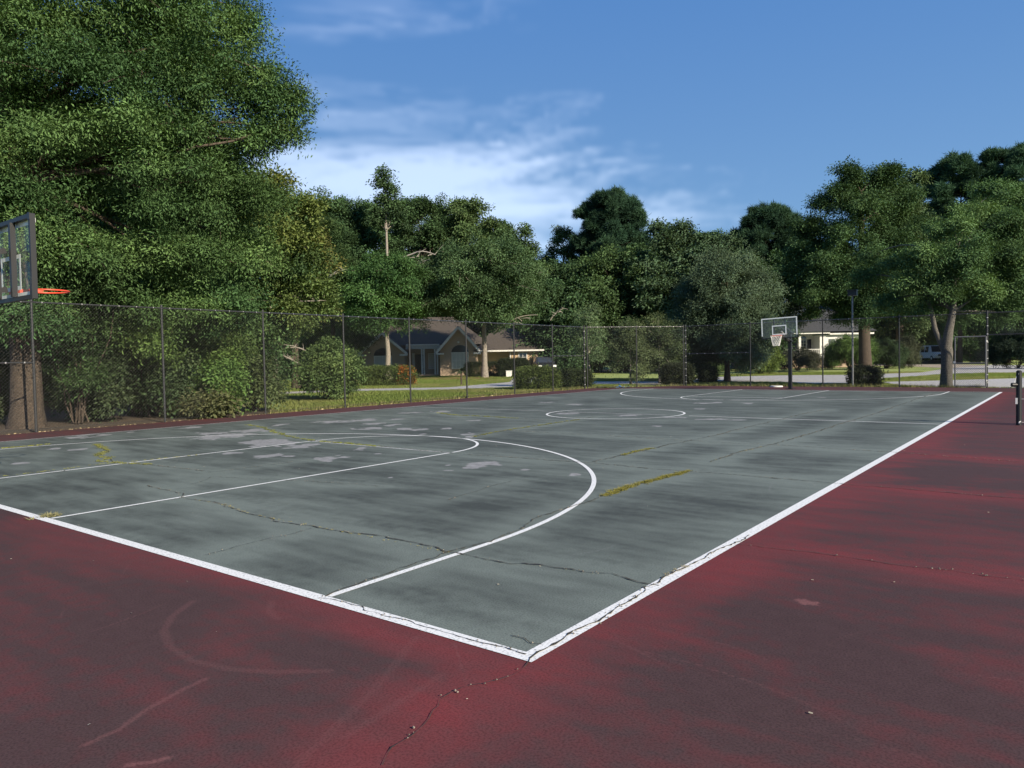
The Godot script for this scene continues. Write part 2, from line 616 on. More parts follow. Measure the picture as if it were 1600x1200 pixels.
func court() -> void:
	collect_cracks()
	var grain := noise_tex(512, 0.09, Color(.72, .72, .72), Color(1, 1, 1), 41, 5, Color(.92, .92, .92))
	# bare patches where the paint has come off
	var w := 1024
	var h := 2048
	var marks := PackedFloat32Array()
	marks.resize(w * h)
	var edge := noise(1.6, 4, 44)
	var bare := [[750, 726, 50, 9], [897, 741, 24, 4], [514, 716, 46, 7], [562, 701, 22, 4], [436, 664, 16, 3], [430, 693, 70, 8], [470, 697, 40, 7], [350, 681, 70, 8], [390, 673, 50, 5], [420, 690, 80, 7], [330, 677, 40, 4], [425, 712, 40, 5], [520, 659, 50, 3.5], [560, 657, 30, 3], [575, 670, 40, 4], [585, 662, 30, 3], [575, 656, 36, 3], [610, 664, 26, 3.5], [632, 670, 26, 4], [655, 671, 20, 3], [700, 669, 16, 2.5], [733, 678, 22, 4], [735, 682, 16, 3], [660, 678, 12, 2], [640, 645, 30, 2], [690, 643, 26, 2], [130, 683, 34, 3], [160, 680, 20, 2], [126, 702, 24, 3], [85, 701, 18, 2], [30, 724, 20, 3], [110, 680, 50, 2.5], [205, 675, 14, 1.5], [888, 646, 34, 2.5], [980, 649, 36, 2.6], [900, 632, 26, 1.8], [853, 629, 18, 1.6], [1100, 630, 30, 1.6], [1168, 630, 18, 1.8], [1120, 629, 18, 1.5], [1095, 639, 22, 1.6], [1110, 655, 50, 1.8], [1150, 656, 26, 1.6], [1055, 652, 30, 2], [1283, 621, 12, 1.0], [740, 657, 20, 2], [620, 655, 20, 2], [515, 690, 18, 2.2], [590, 709, 10, 1.5], [700, 735, 14, 1.6], [820, 734, 14, 2], [985, 757, 16, 2.5], [1030, 666, 20, 1.6], [300, 668, 26, 2.2], [610, 746, 6, 1.5], [360, 708, 26, 3], [445, 713, 22, 3], [700, 727, 10, 2]]
	for b in bare:
		var c := G(b[0], b[1])
		var lat := G(b[0] + b[2] * .5, b[1]) - G(b[0] - b[2] * .5, b[1])
		var dep := (G(b[0], b[1] - b[3] * .5) - G(b[0], b[1] + b[3] * .5))
		var la := lat.length() * .5
		var da := dep.length() * .5
		var ld := lat.normalized()
		var rr := maxf(la, da) * 1.4
		for j in range(maxi(0, int((c.y - rr) / CL * h)), mini(h, int((c.y + rr) / CL * h) + 1)):
			for k in range(maxi(0, int((c.x - rr + CW) / CW * w)), mini(w, int((c.x + rr + CW) / CW * w) + 1)):
				var p := Vector2(-CW + CW * (k + .5) / w, CL * (j + .5) / h)
				var q := p - c
				var e := Vector2(q.dot(ld) / la, q.dot(Vector2(-ld.y, ld.x)) / da).length()
				e += edge.get_noise_2d(p.x * 1.5, p.y * 1.5) * 1.1
				var s := clampf((1.0 - e) * 6.0, 0, 1) * 0.9
				marks[j * w + k] = maxf(marks[j * w + k], s)
	var area := Rect2(-CW, 0, CW, CL)
	scratch(marks, w, h, area, 150, 0.22, 5)
	var green := court_material(paint(w, h, area, true, marks), grain, null)
	struct("court_surface", sheet(rect(-CW, 0, 0, CL), 0.0, area), green)
	# red borders
	var na := Rect2(-17.05, -6.0, 22.05, 6.0)
	var nw := 2048
	var nh := 560
	var scuff := PackedFloat32Array()
	scuff.resize(nw * nh)
	var scuffs := [[[[300, 940], [270, 962], [256, 985], [265, 1010], [300, 1032], [360, 1046], [430, 1050], [520, 1048]], .022, .22], [[[130, 1165], [185, 1140], [230, 1108], [290, 1075], [323, 1060]], .018, .45], [[[460, 1200], [540, 1120], [600, 1060], [650, 995]], .02, .14], [[[540, 1150], [620, 1100], [690, 1055]], .02, .14], [[[425, 940], [420, 955], [435, 968]], .02, .18], [[[200, 1195], [240, 1190], [268, 1183]], .012, .8]]
	for s in scuffs:
		var p := px_path(s[0])
		for j in p.size() - 1:
			var steps := int((p[j + 1] - p[j]).length() / 0.008) + 1
			for q in steps:
				var c := p[j].lerp(p[j + 1], float(q) / steps)
				var ci := Vector2((c.x - na.position.x) / na.size.x * nw, (c.y - na.position.y) / na.size.y * nh)
				var rp := int(ceil(s[1] * 55.0))
				for dz in range(-rp, rp + 1):
					for dx in range(-rp, rp + 1):
						var ii := int(ci.x) + dx
						var jj := int(ci.y) + dz
						if ii >= 0 and jj >= 0 and ii < nw and jj < nh:
							var fall := 1.0 - Vector2(dx, dz).length() / (rp + 0.5)
							if fall > 0:
								scuff[jj * nw + ii] = maxf(scuff[jj * nw + ii], s[2] * minf(1.0, fall * 2.0))
	scratch(scuff, nw, nh, na, 110, 0.34, 6)
	struct("red_border_near", sheet(rect(-17.05, -6.0, 5.0, 0), 0.0, na), court_material(paint(nw, nh, na, false, scuff), grain, null))
	var ra := Rect2(0, 0, 5.0, CL)
	var rm := PackedFloat32Array()
	rm.resize(400 * 2000)
	scratch(rm, 400, 2000, Rect2(0, 0, 2.6, CL), 90, 0.32, 7)
	var oval := G(1262, 941)          # bare oval where the red has flaked off
	for j in 2000:
		for k in 400:
			var p := Vector2(5.0 * (k + .5) / 400, CL * (j + .5) / 2000) - oval
			if absf(p.x) < .2 and absf(p.y) < .2:
				var e := Vector2(p.x / .075, p.y / .05).length() + edge.get_noise_2d(p.x * 9.0, p.y * 9.0) * .6
				rm[j * 400 + k] = maxf(rm[j * 400 + k], clampf((1.0 - e) * 4.0, 0, .85))
	struct("red_border_right", sheet(rect(0, 0, 5.0, CL), 0.0, ra), court_material(paint(400, 2000, ra, false, rm), grain, null))
	var la2 := Rect2(-17.05, 0, 1.81, CL)
	struct("red_border_left", sheet(rect(-17.05, 0, -CW, CL), 0.0, la2), court_material(paint(64, 1024, la2, false, PackedFloat32Array()), grain, null))
	var fa := Rect2(-17.05, CL, 22.05, 3.7)
	var far_poly := PackedVector2Array([Vector2(-17.05, CL), Vector2(5.0, CL), Vector2(5.0, 32.34), Vector2(-13.9, 32.34)])
	struct("red_border_far", sheet(far_poly, 0.0, fa), court_material(paint(1024, 180, fa, false, PackedFloat32Array()), grain, null))
	# tennis court beyond the border, outside the frame
	var ta := Rect2(5.0, -6, 12.0, 38.34)
	struct("tennis_surface", sheet(rect(5.0, -6.0, 17.0, 32.34), 0.0, ta), court_material(paint(256, 512, ta, true, PackedFloat32Array()), grain, null))
	# painted lines
	var line := StandardMaterial3D.new()
	line.albedo_texture = chipped()
	line.uv1_triplanar = true
	line.uv1_world_triplanar = true
	line.uv1_scale = Vector3.ONE * 0.8
	line.roughness = 0.7
	var worn := line.duplicate()
	worn.albedo_texture = noise_tex(512, 0.05, lin(.14, .16, .16), lin(.62, .64, .65), 52, 5, lin(.46, .48, .48))
	var y := 0.004
	struct("sideline_marking", sheet(rect(-0.048, -0.044, 0.048, CL), y), line)
	struct("sideline_marking", sheet(rect(-CW - 0.02, 0.0, -CW + 0.03, CL), y), worn)
	struct("baseline_marking", sheet(rect(-CW, -0.044, -0.048, 0.044), y), line)
	struct("baseline_marking", sheet(rect(-CW + 0.03, CL - 0.03, -0.055, CL + 0.03), y), worn)
	struct("centre_line_marking", sheet(rect(-CW + 0.03, CL / 2 - 0.025, MID - 1.85, CL / 2 + 0.025), y), worn)
	struct("centre_line_marking", sheet(rect(MID - 1.5, CL / 2 - 0.025, MID + 1.5, CL / 2 + 0.025), y), worn)
	struct("centre_line_marking", sheet(rect(MID + 2.1, CL / 2 - 0.025, -0.055, CL / 2 + 0.025), y), line)
	struct("centre_circle_marking", ribbon(arc(Vector2(MID, CL / 2), 1.81, 0, TAU * 63 / 64, 63), 0.055, y, true), line)
	for e in 2:
		var s := 1.0 if e == 0 else -1.0
		var z0 := 0.05 if e == 0 else CL - 0.03
		var ft := 5.85 if e == 0 else CL - 5.85
		var bz := 1.6 if e == 0 else CL - 1.6
		struct("lane_marking", sheet(rect(MID - 1.81, minf(z0, ft), MID - 1.76, maxf(z0, ft)), y), line)
		struct("lane_marking", sheet(rect(MID + 1.76, minf(z0, ft), MID + 1.81, maxf(z0, ft)), y), line)
		struct("free_throw_marking", sheet(rect(MID - 1.76, ft - 0.025, MID + 1.76, ft + 0.025), y), line if e else worn)
		struct("free_throw_circle_marking", ribbon(arc(Vector2(MID, ft + s * 0.03), 1.785, 0.012 if e == 0 else PI + 0.012, PI - 0.012 if e == 0 else TAU - 0.012, 48), 0.05, y), line)
		var tp := PackedVector2Array()
		var r3 := 6.02
		tp.append(Vector2(MID + r3, z0))
		tp.append_array(arc(Vector2(MID, bz), r3, 0.0, s * PI, 96))
		tp.append(Vector2(MID - r3, z0))
		struct("three_point_marking", ribbon(tp, 0.055, y), line)
	# cracks: gaps in the slab filled with dark soil, with rough edges
	var soil := grainy(lin(.018, .017, .015), lin(.07, .065, .05), 6.0, 1.0, 0.05, 61, 3.0)
	var rng := RandomNumberGenerator.new()
	rng.seed = 77
	for c in cracks:
		var p: PackedVector2Array = c[0]
		var fine := PackedVector2Array()
		for j in p.size() - 1:
			var d := (p[j + 1] - p[j])
			var n := clampi(int(d.length() / 0.035), 1, 200)
			var off := 0.0
			var nn := Vector2(-d.y, d.x).normalized()
			for k in n:
				off = off * 0.86 + rng.randfn(0, .011)
				var env := minf(1.0, minf(k, n - k) / 4.0)
				fine.append(p[j] + d * (float(k) / n) + nn * off * env)
		fine.append(p[p.size() - 1])
		var b := MB.new()
		var last := []
		for j in fine.size():
			var t := (fine[mini(j + 1, fine.size() - 1)] - fine[maxi(j - 1, 0)]).normalized()
			var nn := Vector2(-t.y, t.x)
			var ww: float = c[1] * rng.randf_range(0.15, 1.35)
			var l := fine[j] + nn * ww * rng.randf_range(0.3, 0.9)
			var r := fine[j] - nn * ww * rng.randf_range(0.3, 0.9)
			if j > 0:
				b.quad(wp(last[1].x, last[1].y, 0.007), wp(r.x, r.y, 0.007), wp(l.x, l.y, 0.007), wp(last[0].x, last[0].y, 0.007))
			last = [l, r]
		for j in b.n.size():
			b.n[j] = Vector3.UP
		struct("pavement_crack", b.mesh(), soil)

# ---------------------------------------------------------------- lawn, roads
func grounds() -> void:
	var lawn := StandardMaterial3D.new()
	lawn.albedo_texture = noise_tex(1024, 0.02, lin(.14, .19, .045), lin(.34, .40, .12), 71, 5, lin(.24, .30, .08))
	lawn.uv1_triplanar = true
	lawn.uv1_world_triplanar = true
	lawn.uv1_scale = Vector3.ONE * 0.11
	lawn.roughness = 0.95
	var gp := MB.new()
	gp.quad(Vector3(-500, -0.06, 250), Vector3(400, -0.06, 250), Vector3(400, -0.06, -600), Vector3(-500, -0.06, -600))
	struct("lawn_ground", gp.mesh(), lawn)
	# the slab of the courts
	var slab := MB.new()
	var edge := PackedVector2Array([Vector2(-17.05, -6), Vector2(17, -6), Vector2(17, 32.34), Vector2(-13.9, 32.34), Vector2(-17.05, CL)])
	for k in edge.size():
		var a := edge[k]
		var b := edge[(k + 1) % edge.size()]
		slab.quad(wp(a.x, a.y, -0.2), wp(b.x, b.y, -0.2), wp(b.x, b.y, -0.004), wp(a.x, a.y, -0.004))
	struct("court_slab_edge", slab.mesh(), grainy(lin(.10, .095, .085), lin(.24, .22, .20), 3.0, 0.95, 0.04, 13, 4.0))
	var tar := grainy(lin(.28, .28, .28), lin(.44, .44, .435), 0.5, 0.92, 0.04, 72, 3.0)
	var y := -0.045
	var road := px_path([[300, 624], [434, 615.5], [560, 610.5], [700, 608], [800, 604.2], [925, 600.3], [1044, 600.2], [1116, 595.5], [1222, 596], [1260, 598.6], [1328, 598], [1372, 591], [1440, 586.5], [1472, 584], [1542, 582], [1640, 581.5], [1640, 571], [1542, 569], [1472, 576], [1440, 581], [1372, 583.3], [1328, 584.6], [1222, 585.5], [1116, 588], [1044, 595], [925, 595], [850, 593], [835, 586], [800, 590], [795, 596], [700, 604], [560, 606.5], [434, 611.5], [300, 618]])
	struct("road", sheet(road, y), tar)
	var pad := px_path([[1372, 595.5], [1440, 594], [1600, 589.5], [1720, 588], [1720, 603.5], [1600, 604.6], [1440, 603.2], [1400, 600]])
	struct("asphalt_path", sheet(pad, y + 0.004), tar)
	var drive := PackedVector2Array([G(1480, 574.5), G(1550, 570), Vector2(-9, 100), Vector2(-22, 112), Vector2(-25, 106), Vector2(-13, 90)])
	struct("driveway", sheet(drive, y + 0.008), grainy(lin(.26, .22, .18), lin(.40, .36, .31), 0.4, 0.95, 0.04, 73, 3.0))
	var farpath := px_path([[835, 583], [925, 581], [1060, 578.5], [1060, 575.5], [925, 578], [835, 579]])
	struct("footpath", sheet(farpath, y + 0.004), tar)
	# pine-straw beds under hedges and trees
	var straw := grainy(lin(.16, .07, .035), lin(.30, .16, .09), 1.2, 1.0, 0.05, 74, 4.0)
	for b in [[605, 601, 52, 4.5], [712, 590, 60, 4], [1352, 579, 26, 4], [1420, 566, 36, 3]]:
		var c := G(b[0], b[1])
		var la := (G(b[0] + b[2], b[1]) - G(b[0] - b[2], b[1])) * .5
		var da := (G(b[0], b[1] - b[3] * .6) - G(b[0], b[1] + b[3] * .6)) * .5
		var poly := PackedVector2Array()
		for k in 24:
			var a := TAU * k / 24.0
			poly.append(c + la * cos(a) + da * sin(a) * (1.0 + 0.15 * sin(a * 5.0)))
		struct("mulch_bed", sheet(poly, y + 0.012), straw)
	var floor_m := grainy(lin(.035, .026, .018), lin(.15, .11, .07), 1.6, 1.0, 0.06, 76, 6.0)
	var wood := PackedVector2Array([Vector2(-17.28, -8), Vector2(-17.28, 10.6), Vector2(-18.6, 11.6), Vector2(-21.5, 12.4), Vector2(-25, 14.5), Vector2(-31, 17), Vector2(-60, 16), Vector2(-60, -8)])
	struct("woodland_floor", sheet(wood, y + 0.016), floor_m)
	# grass blades
	var rng := RandomNumberGenerator.new()
	rng.seed = 5
	var tuft := MB.new()
	for k in 9:
		var a := rng.randf() * TAU
		var o := Vector3(rng.randf_range(-.07, .07), 0, rng.randf_range(-.07, .07))
		var s := Vector3(cos(a), 0, sin(a)) * 0.009
		var tip := o + Vector3(rng.randf_range(-.04, .04), rng.randf_range(.04, .085), rng.randf_range(-.04, .04))
		var g := rng.randf_range(.75, 1.2)
		tuft.tri(o - s, o + s, tip, Color(g, g, g))
	for k in tuft.n.size():
		tuft.n[k] = (tuft.n[k] * 0.3 + Vector3.UP).normalized()
	var xf := []
	var cols := []
	var pn := noise(0.12, 3, 75)
	var strips := [[-36.0, 4.0, -17.35, 45.0, 62000], [-20.0, 32.7, 3.0, 62.0, 42000], [-58.0, 26.0, -34.0, 60.0, 14000]]
	for s in strips:
		for k in s[4]:
			var x := rng.randf_range(s[0], s[2])
			var z := rng.randf_range(s[1], s[3])
			var p := Vector2(x, z)
			if Geometry2D.is_point_in_polygon(p, road) or Geometry2D.is_point_in_polygon(p, pad):
				continue
			if Geometry2D.is_point_in_polygon(p, wood):
				continue
			if z < 33.0 and x > -17.3 + maxf(0.0, (z - 28.3) * 0.72):
				continue
			var t := Transform3D(Basis(Vector3.UP, rng.randf() * TAU).scaled(Vector3.ONE * rng.randf_range(.8, 1.5)), Vector3(x, -0.062, -z))
			xf.append(t)
			var q := pn.get_noise_2d(x, z)
			cols.append(Color(.23, .31, .075).lerp(Color(.34, .36, .13), clampf(q * 1.5 + .2 + rng.randf_range(-.2, .2), 0, 1)))
	for k in 1900:
		# unmown tufts against the foot of the fences
		var z := rng.randf_range(10.4, 28.2)
		var x := -17.3 - absf(rng.randfn(0, .1))
		if k > 1100:
			x = rng.randf_range(-13.6, -1.0)
			z = 32.6 + absf(rng.randfn(0, .1))
		elif k > 950:
			var q := rng.randf()
			x = lerpf(-17.2, -13.9, q) - .12
			z = lerpf(28.4, 32.6, q) + .08
		xf.append(Transform3D(Basis(Vector3.UP, rng.randf() * TAU).scaled(Vector3(1, rng.randf_range(1.2, 3.2), 1)), Vector3(x, -0.06, -z)))
		cols.append(Color(.16, .21, .05).lerp(Color(.34, .30, .15), rng.randf()))
	var gr := scatter("grass", tuft.mesh(), M.blade, xf, cols, self)
	gr.set_meta("label", "short sunlit lawn grass growing beyond the chain-link fences")
	gr.set_meta("category", "grass")
	# dry leaves and cut grass lying along the foot of the fences
	var lf := MB.new()
	lf.quad(Vector3(-.03, 0, -.015), Vector3(.03, .004, -.015), Vector3(.03, .012, .015), Vector3(-.03, .006, .015))
	xf = []
	cols = []
	for k in 5200:
		var z := rng.randf_range(-5.0, 28.4)
		var x := -17.12 - absf(rng.randfn(0, 0.13)) + rng.randf_range(0, .08)
		if k > 4000:
			z = 32.42 + absf(rng.randfn(0, 0.12))
			x = rng.randf_range(-13.8, 3.0)
		xf.append(Transform3D(Basis.from_euler(Vector3(rng.randfn(0, .3), rng.randf() * TAU, rng.randfn(0, .3))).scaled(Vector3.ONE * rng.randf_range(.6, 1.5)), Vector3(x, -0.03 if x < -17.06 or z > 32.35 else 0.006, -z)))
		cols.append(Color(.42, .34, .20) * rng.randf_range(.5, 1.2))
	var lt := scatter("leaf_litter", lf.mesh(), M.blade, xf, cols, self)
	lt.set_meta("label", "dry leaf litter lying along the foot of the fences")
	lt.set_meta("category", "leaf litter")
	# crumbs and leaves lying about on the court
	xf = []
	cols = []
	for k in 420:
		var x := rng.randf_range(-16.8, 2.4)
		var z := rng.randf_range(-2.5, 31.0)
		xf.append(Transform3D(Basis(Vector3.UP, rng.randf() * TAU).scaled(Vector3.ONE * rng.randf_range(.08, .3)), Vector3(x, 0.006, -z)))
		cols.append(Color(.45, .42, .33) * rng.randf_range(.4, 1.1))
	var cr := scatter("court_litter", lf.mesh(), M.blade, xf, cols, self)
	cr.set_meta("label", "scattered dry leaf crumbs lying on the court")
	cr.set_meta("category", "leaf litter")
	# weeds and grit in the cracks
	var weed := MB.new()
	for k in 14:
		var a := rng.randf() * TAU
		var o := Vector3(rng.randf_range(-.03, .03), 0, rng.randf_range(-.03, .03))
		var s := Vector3(cos(a), 0, sin(a)) * 0.005
		var tip := o + Vector3(rng.randf_range(-.05, .05), rng.randf_range(.006, .024), rng.randf_range(-.05, .05))
		var g := rng.randf_range(.7, 1.25)
		weed.tri(o - s, o + s, tip, Color(g, g, g))
	var wm := weed.mesh()
	var runs := [["weed_strip", [[945, 775], [985, 760], [1030, 748], [1076, 737]], 330, .05, 1.15, Color(.21, .20, .05), "dense yellow-green weeds filling the crack outside the three-point arc"],
		["weed_strip", [[970, 712], [992, 706], [1018, 701]], 150, .05, 1.0, Color(.22, .22, .06), "short yellow weed strip in the crack along the court's length"],
		["weed_strip", [[500, 690], [540, 693], [592, 698]], 240, .05, 1.0, Color(.22, .24, .05), "green weeds growing along the worn free throw line"],
		["weed_strip", [[386, 664], [411, 668], [429, 675], [450, 682], [490, 689]], 260, .06, 1.2, Color(.20, .22, .06), "weeds growing in the crack between the bare patches and the left border"],
		["weed_strip", [[683, 645], [712, 649], [760, 651], [811, 654]], 260, .06, 1.2, Color(.20, .22, .06), "weeds in the crack short of the centre circle"],
		["weed_strip", [[740, 683], [770, 676], [800, 671], [841, 665], [881, 659], [905, 656]], 260, .06, 1.0, Color(.20, .21, .06), "weeds in the diagonal crack leading to the centre circle"],
		["weed_strip", [[148, 694], [168, 704], [152, 712], [172, 717], [150, 721], [176, 723], [232, 726]], 300, .07, 1.2, Color(.20, .21, .06), "zigzag patch of yellow weeds inside the near lane"],
		["weed_strip", [[0, 745], [60, 738], [170, 724], [200, 722], [340, 708]], 120, .03, .7, Color(.30, .30, .08), "sparse weeds along the far lane line"],
		["weed_strip", [[0, 701], [60, 696], [75, 694]], 120, .05, .9, Color(.30, .31, .06), "weeds at the far end of the three-point line"],
		["weed_clump", [[70, 807], [76, 806], [82, 807]], 26, .05, 1.9, Color(.26, .25, .13), "pale dry weed clump where lane line meets the baseline"],
		["weed_strip", [[311, 782], [350, 789], [397, 805], [487, 822], [534, 831], [694, 862], [721, 866]], 90, .02, .5, Color(.36, .32, .12), "thin dry weeds in the long crack across the key"],
		["weed_strip", [[1040, 900], [1060, 890], [1076, 885]], 40, .02, .5, Color(.34, .31, .2), "dry weeds in the broken sideline crack"],
		["weed_strip", [[1110, 722], [1150, 708], [1200, 696], [1240, 685], [1275, 675]], 70, .03, .5, Color(.34, .31, .16), "sparse dry weeds in the long crack near the sideline"]]
	for r in runs:
		var p := px_path(r[1])
		var total := 0.0
		for j in p.size() - 1:
			total += (p[j + 1] - p[j]).length()
		xf = []
		cols = []
		for k in int(r[2] * (0.62 if r[4] < 1.14 or r[4] > 1.16 else 0.95)):
			var d := rng.randf() * total
			var j := 0
			while j < p.size() - 2 and d > (p[j + 1] - p[j]).length():
				d -= (p[j + 1] - p[j]).length()
				j += 1
			var q := p[j] + (p[j + 1] - p[j]).normalized() * d + Vector2(rng.randfn(0, r[3]), rng.randfn(0, r[3])) * (.5 if r[4] < 1.8 else 1.0)
			xf.append(Transform3D(Basis(Vector3.UP, rng.randf() * TAU).scaled(Vector3.ONE * r[4] * rng.randf_range(.3, .95)), Vector3(q.x, 0.004, -q.y)))
			cols.append(r[5] * rng.randf_range(.7, 1.15))
		var o := scatter(numbered(r[0]), wm, M.blade, xf, cols, self)
		o.set_meta("label", r[6])
		o.set_meta("category", "weeds")
	var peb := MB.new()
	peb.tube([Vector3(0, -.003, 0), Vector3(0, .001, 0), Vector3(0.001, .004, 0)], [.0035, .005, .002], 5)
	xf = []
	cols = []
	for c in cracks:
		var p: PackedVector2Array = c[0]
		for j in p.size() - 1:
			for k in int((p[j + 1] - p[j]).length() * (22.0 if rng.randf() < .5 else 4.0)):
				var q := p[j].lerp(p[j + 1], rng.randf()) + Vector2(rng.randfn(0, .015), rng.randfn(0, .015))
				xf.append(Transform3D(Basis(Vector3.UP, rng.randf() * TAU).scaled(Vector3(1.3, .8, .8) * rng.randf_range(.4, 1.3)), Vector3(q.x, 0.009, -q.y)))
				var g := rng.randf_range(.5, 1.3)
				cols.append(Color(g, g, g))
	var gt := scatter("crack_grit", peb.mesh(), M.pebble, xf, cols, self)
	gt.set_meta("label", "loose grit crumbled out along the pavement cracks")
	gt.set_meta("category", "grit")

# ---------------------------------------------------------------- fences
const FH := 3.05
var link_meshes := {}

func links(w: float, h: float) -> ArrayMesh:          # woven wire: two families of slanting wires, in x (0..w) and y (0..h)
	var key := Vector2(snappedf(w, .01), snappedf(h, .01))
	if link_meshes.has(key):
		return link_meshes[key]
	var b := MB.new()
	var s := 0.0565 * 1.41421
	for f in 2:
		var n := int((w + h) / s) + 1
		for k in n:
			var c := (k + 0.5) * s - (h if f == 0 else 0.0)
			# f 0: y = x - c; f 1: y = c - x
			var x0: float
			var x1: float
			if f == 0:
				x0 = maxf(0.0, c); x1 = minf(w, c + h)
			else:
				x0 = maxf(0.0, c - h); x1 = minf(w, c)
			if x1 - x0 < 0.01:
				continue
			var a := Vector3(x0, x0 - c if f == 0 else c - x0, -0.0022 if f == 0 else 0.0022)
			var e := Vector3(x1, x1 - c if f == 0 else c - x1, a.z)
			b.tube([a, e], [0.0021, 0.0021], 3, false)
	link_meshes[key] = b.mesh()
	return link_meshes[key]

func fence_run(o: Node3D, pts: Array, mids: Array, terminals: Array) -> void:
	# pts in world; parts are placed under o which sits at the first post
	var origin: Vector3 = o.position
	var top := FH - 0.02
	for k in pts.size():
		var p: Vector3 = pts[k] - origin
		var r := 0.036 if k in terminals else 0.03
		part("post", tube_mesh([p + Vector3(0, -0.3, 0), p + Vector3(0, FH + (0.02 if k in terminals else -0.02), 0)], [r, r], 10), M.fence_post, o)
		part("post_cap", tube_mesh([p + Vector3(0, FH + 0.0, 0), p + Vector3(0, FH + 0.045, 0), p + Vector3(0, FH + .075, 0)], [r + .006, r + .004, .008], 10), M.fence_post, o)
		if k in terminals:
			for j in 9:
				part("tension_band", tube_mesh([p + Vector3(0, .18 + j * .33, 0), p + Vector3(0, .205 + j * .33, 0)], [r + .007, r + .007], 10), M.galvanised, o)
	for k in pts.size() - 1:
		var a: Vector3 = pts[k] - origin
		var b: Vector3 = pts[k + 1] - origin
		var d := b - a
		var dir := d.normalized()
		part("top_rail", tube_mesh([a + Vector3(0, top, 0), b + Vector3(0, top, 0)], [.021, .021], 8), M.fence_black, o)
		if k in mids:
			part("middle_rail", tube_mesh([a + Vector3(0, 1.62, 0), b + Vector3(0, 1.62, 0)], [.021, .021], 8), M.fence_black, o)
			for j in 8:
				var q := a + d * (j + .5) / 8.0
				part("tie_wire", tube_mesh([q + Vector3(0, 1.62, 0) - dir * .012, q + Vector3(0, 1.62, 0) + dir * .012], [.025, .025], 8), M.galvanised, o)
		for j in 7:
			var q := a + d * (j + .5) / 7.0
			part("tie_wire", tube_mesh([q + Vector3(0, top, 0) - dir * .008, q + Vector3(0, top, 0) + dir * .008], [.024, .024], 8), M.galvanised, o)
		part("bottom_wire", tube_mesh([a + Vector3(0, .06, 0), b + Vector3(0, .06, 0)], [.004, .004], 4), M.fence_black, o)
		var len := d.length()
		var n := part("wire_mesh", links(len, top - .02), M.fence_black, o)
		n.transform = Transform3D(Basis(dir, Vector3.UP, dir.cross(Vector3.UP)), a + Vector3(0, .03, 0) + dir.cross(Vector3.UP) * 0.032)

func fences() -> void:
	var pts := []
	for z in [-5.15, -2.1, 0.95, 4.0, 7.08, 10.16, 13.2, 16.25, 19.4, 22.55, 25.5, 28.3]:
		pts.append(wp(-17.22, z))
	var o := thing("chain_link_fence", "long black chain-link fence between the court and the left trees", "fence", pts[0])
	fence_run(o, pts, [2, 10], [11])
	pts = [wp(-17.14, 28.42), wp(-15.5, 30.5), wp(-13.88, 32.52)]
	o = thing("chain_link_fence", "short slanting chain-link fence section cutting the court corner", "fence", pts[0])
	fence_run(o, pts, [], [])
	pts = []
	for x in [-13.8, -10.45, -7.1, -3.95, -0.75]:
		pts.append(wp(x, 32.6))
	o = thing("chain_link_fence", "black chain-link fence behind the white-framed basketball hoop", "fence", pts[0])
	fence_run(o, pts, [0], [0, 4])
	pts = [wp(0.6, 32.6), wp(3.7, 32.6), wp(6.8, 32.6), wp(9.9, 32.6), wp(13.0, 32.6)]
	o = thing("chain_link_fence", "black chain-link fence on the far side of the gate opening", "fence", pts[0])
	fence_run(o, pts, [], [0])
	# panel over the gate opening
	o = thing("gate_transom", "chain-link panel spanning above the open gateway", "fence panel", wp(-0.75, 32.6, 0))
	part("rail", tube_mesh([Vector3(0.03, FH - .02, 0), Vector3(1.31, FH - .02, 0)], [.021, .021], 8), M.fence_black, o)
	part("rail", tube_mesh([Vector3(0.03, 2.14, 0), Vector3(1.31, 2.14, 0)], [.021, .021], 8), M.fence_black, o)
	part("wire_mesh", links(1.28, .85), M.fence_black, o, Vector3(.03, 2.16, .03))
	# the gate leaf, swung right back along the fence
	o = thing("gate", "black chain-link gate swung wide open against the fence", "gate", wp(-0.78, 32.47), 0)
	var gw := 1.08
	var gh := 2.08
	for p in [[Vector3(0, .04, 0), Vector3(0, gh, 0)], [Vector3(-gw, .04, 0), Vector3(-gw, gh, 0)]]:
		part("stile", tube_mesh(p, [.027, .027], 8), M.gate_frame, o)
	for yy in [.06, 1.0, gh]:
		part("rail", tube_mesh([Vector3(-gw, yy, 0), Vector3(0, yy, 0)], [.025, .025], 8), M.gate_frame, o)
	part("wire_mesh", links(gw, gh - .06), M.fence_black, o, Vector3(-gw, .05, .025))
	for yy in [.25, 1.85]:
		part("hinge", tube_mesh([Vector3(.01, yy, -.02), Vector3(.01, yy + .07, -.02)], [.045, .045], 8), M.galvanised, o)
	part("latch", box_mesh(Vector3(-gw - .06, 1.0, -.03), Vector3(-gw + .02, 1.08, .03)), M.galvanised, o)

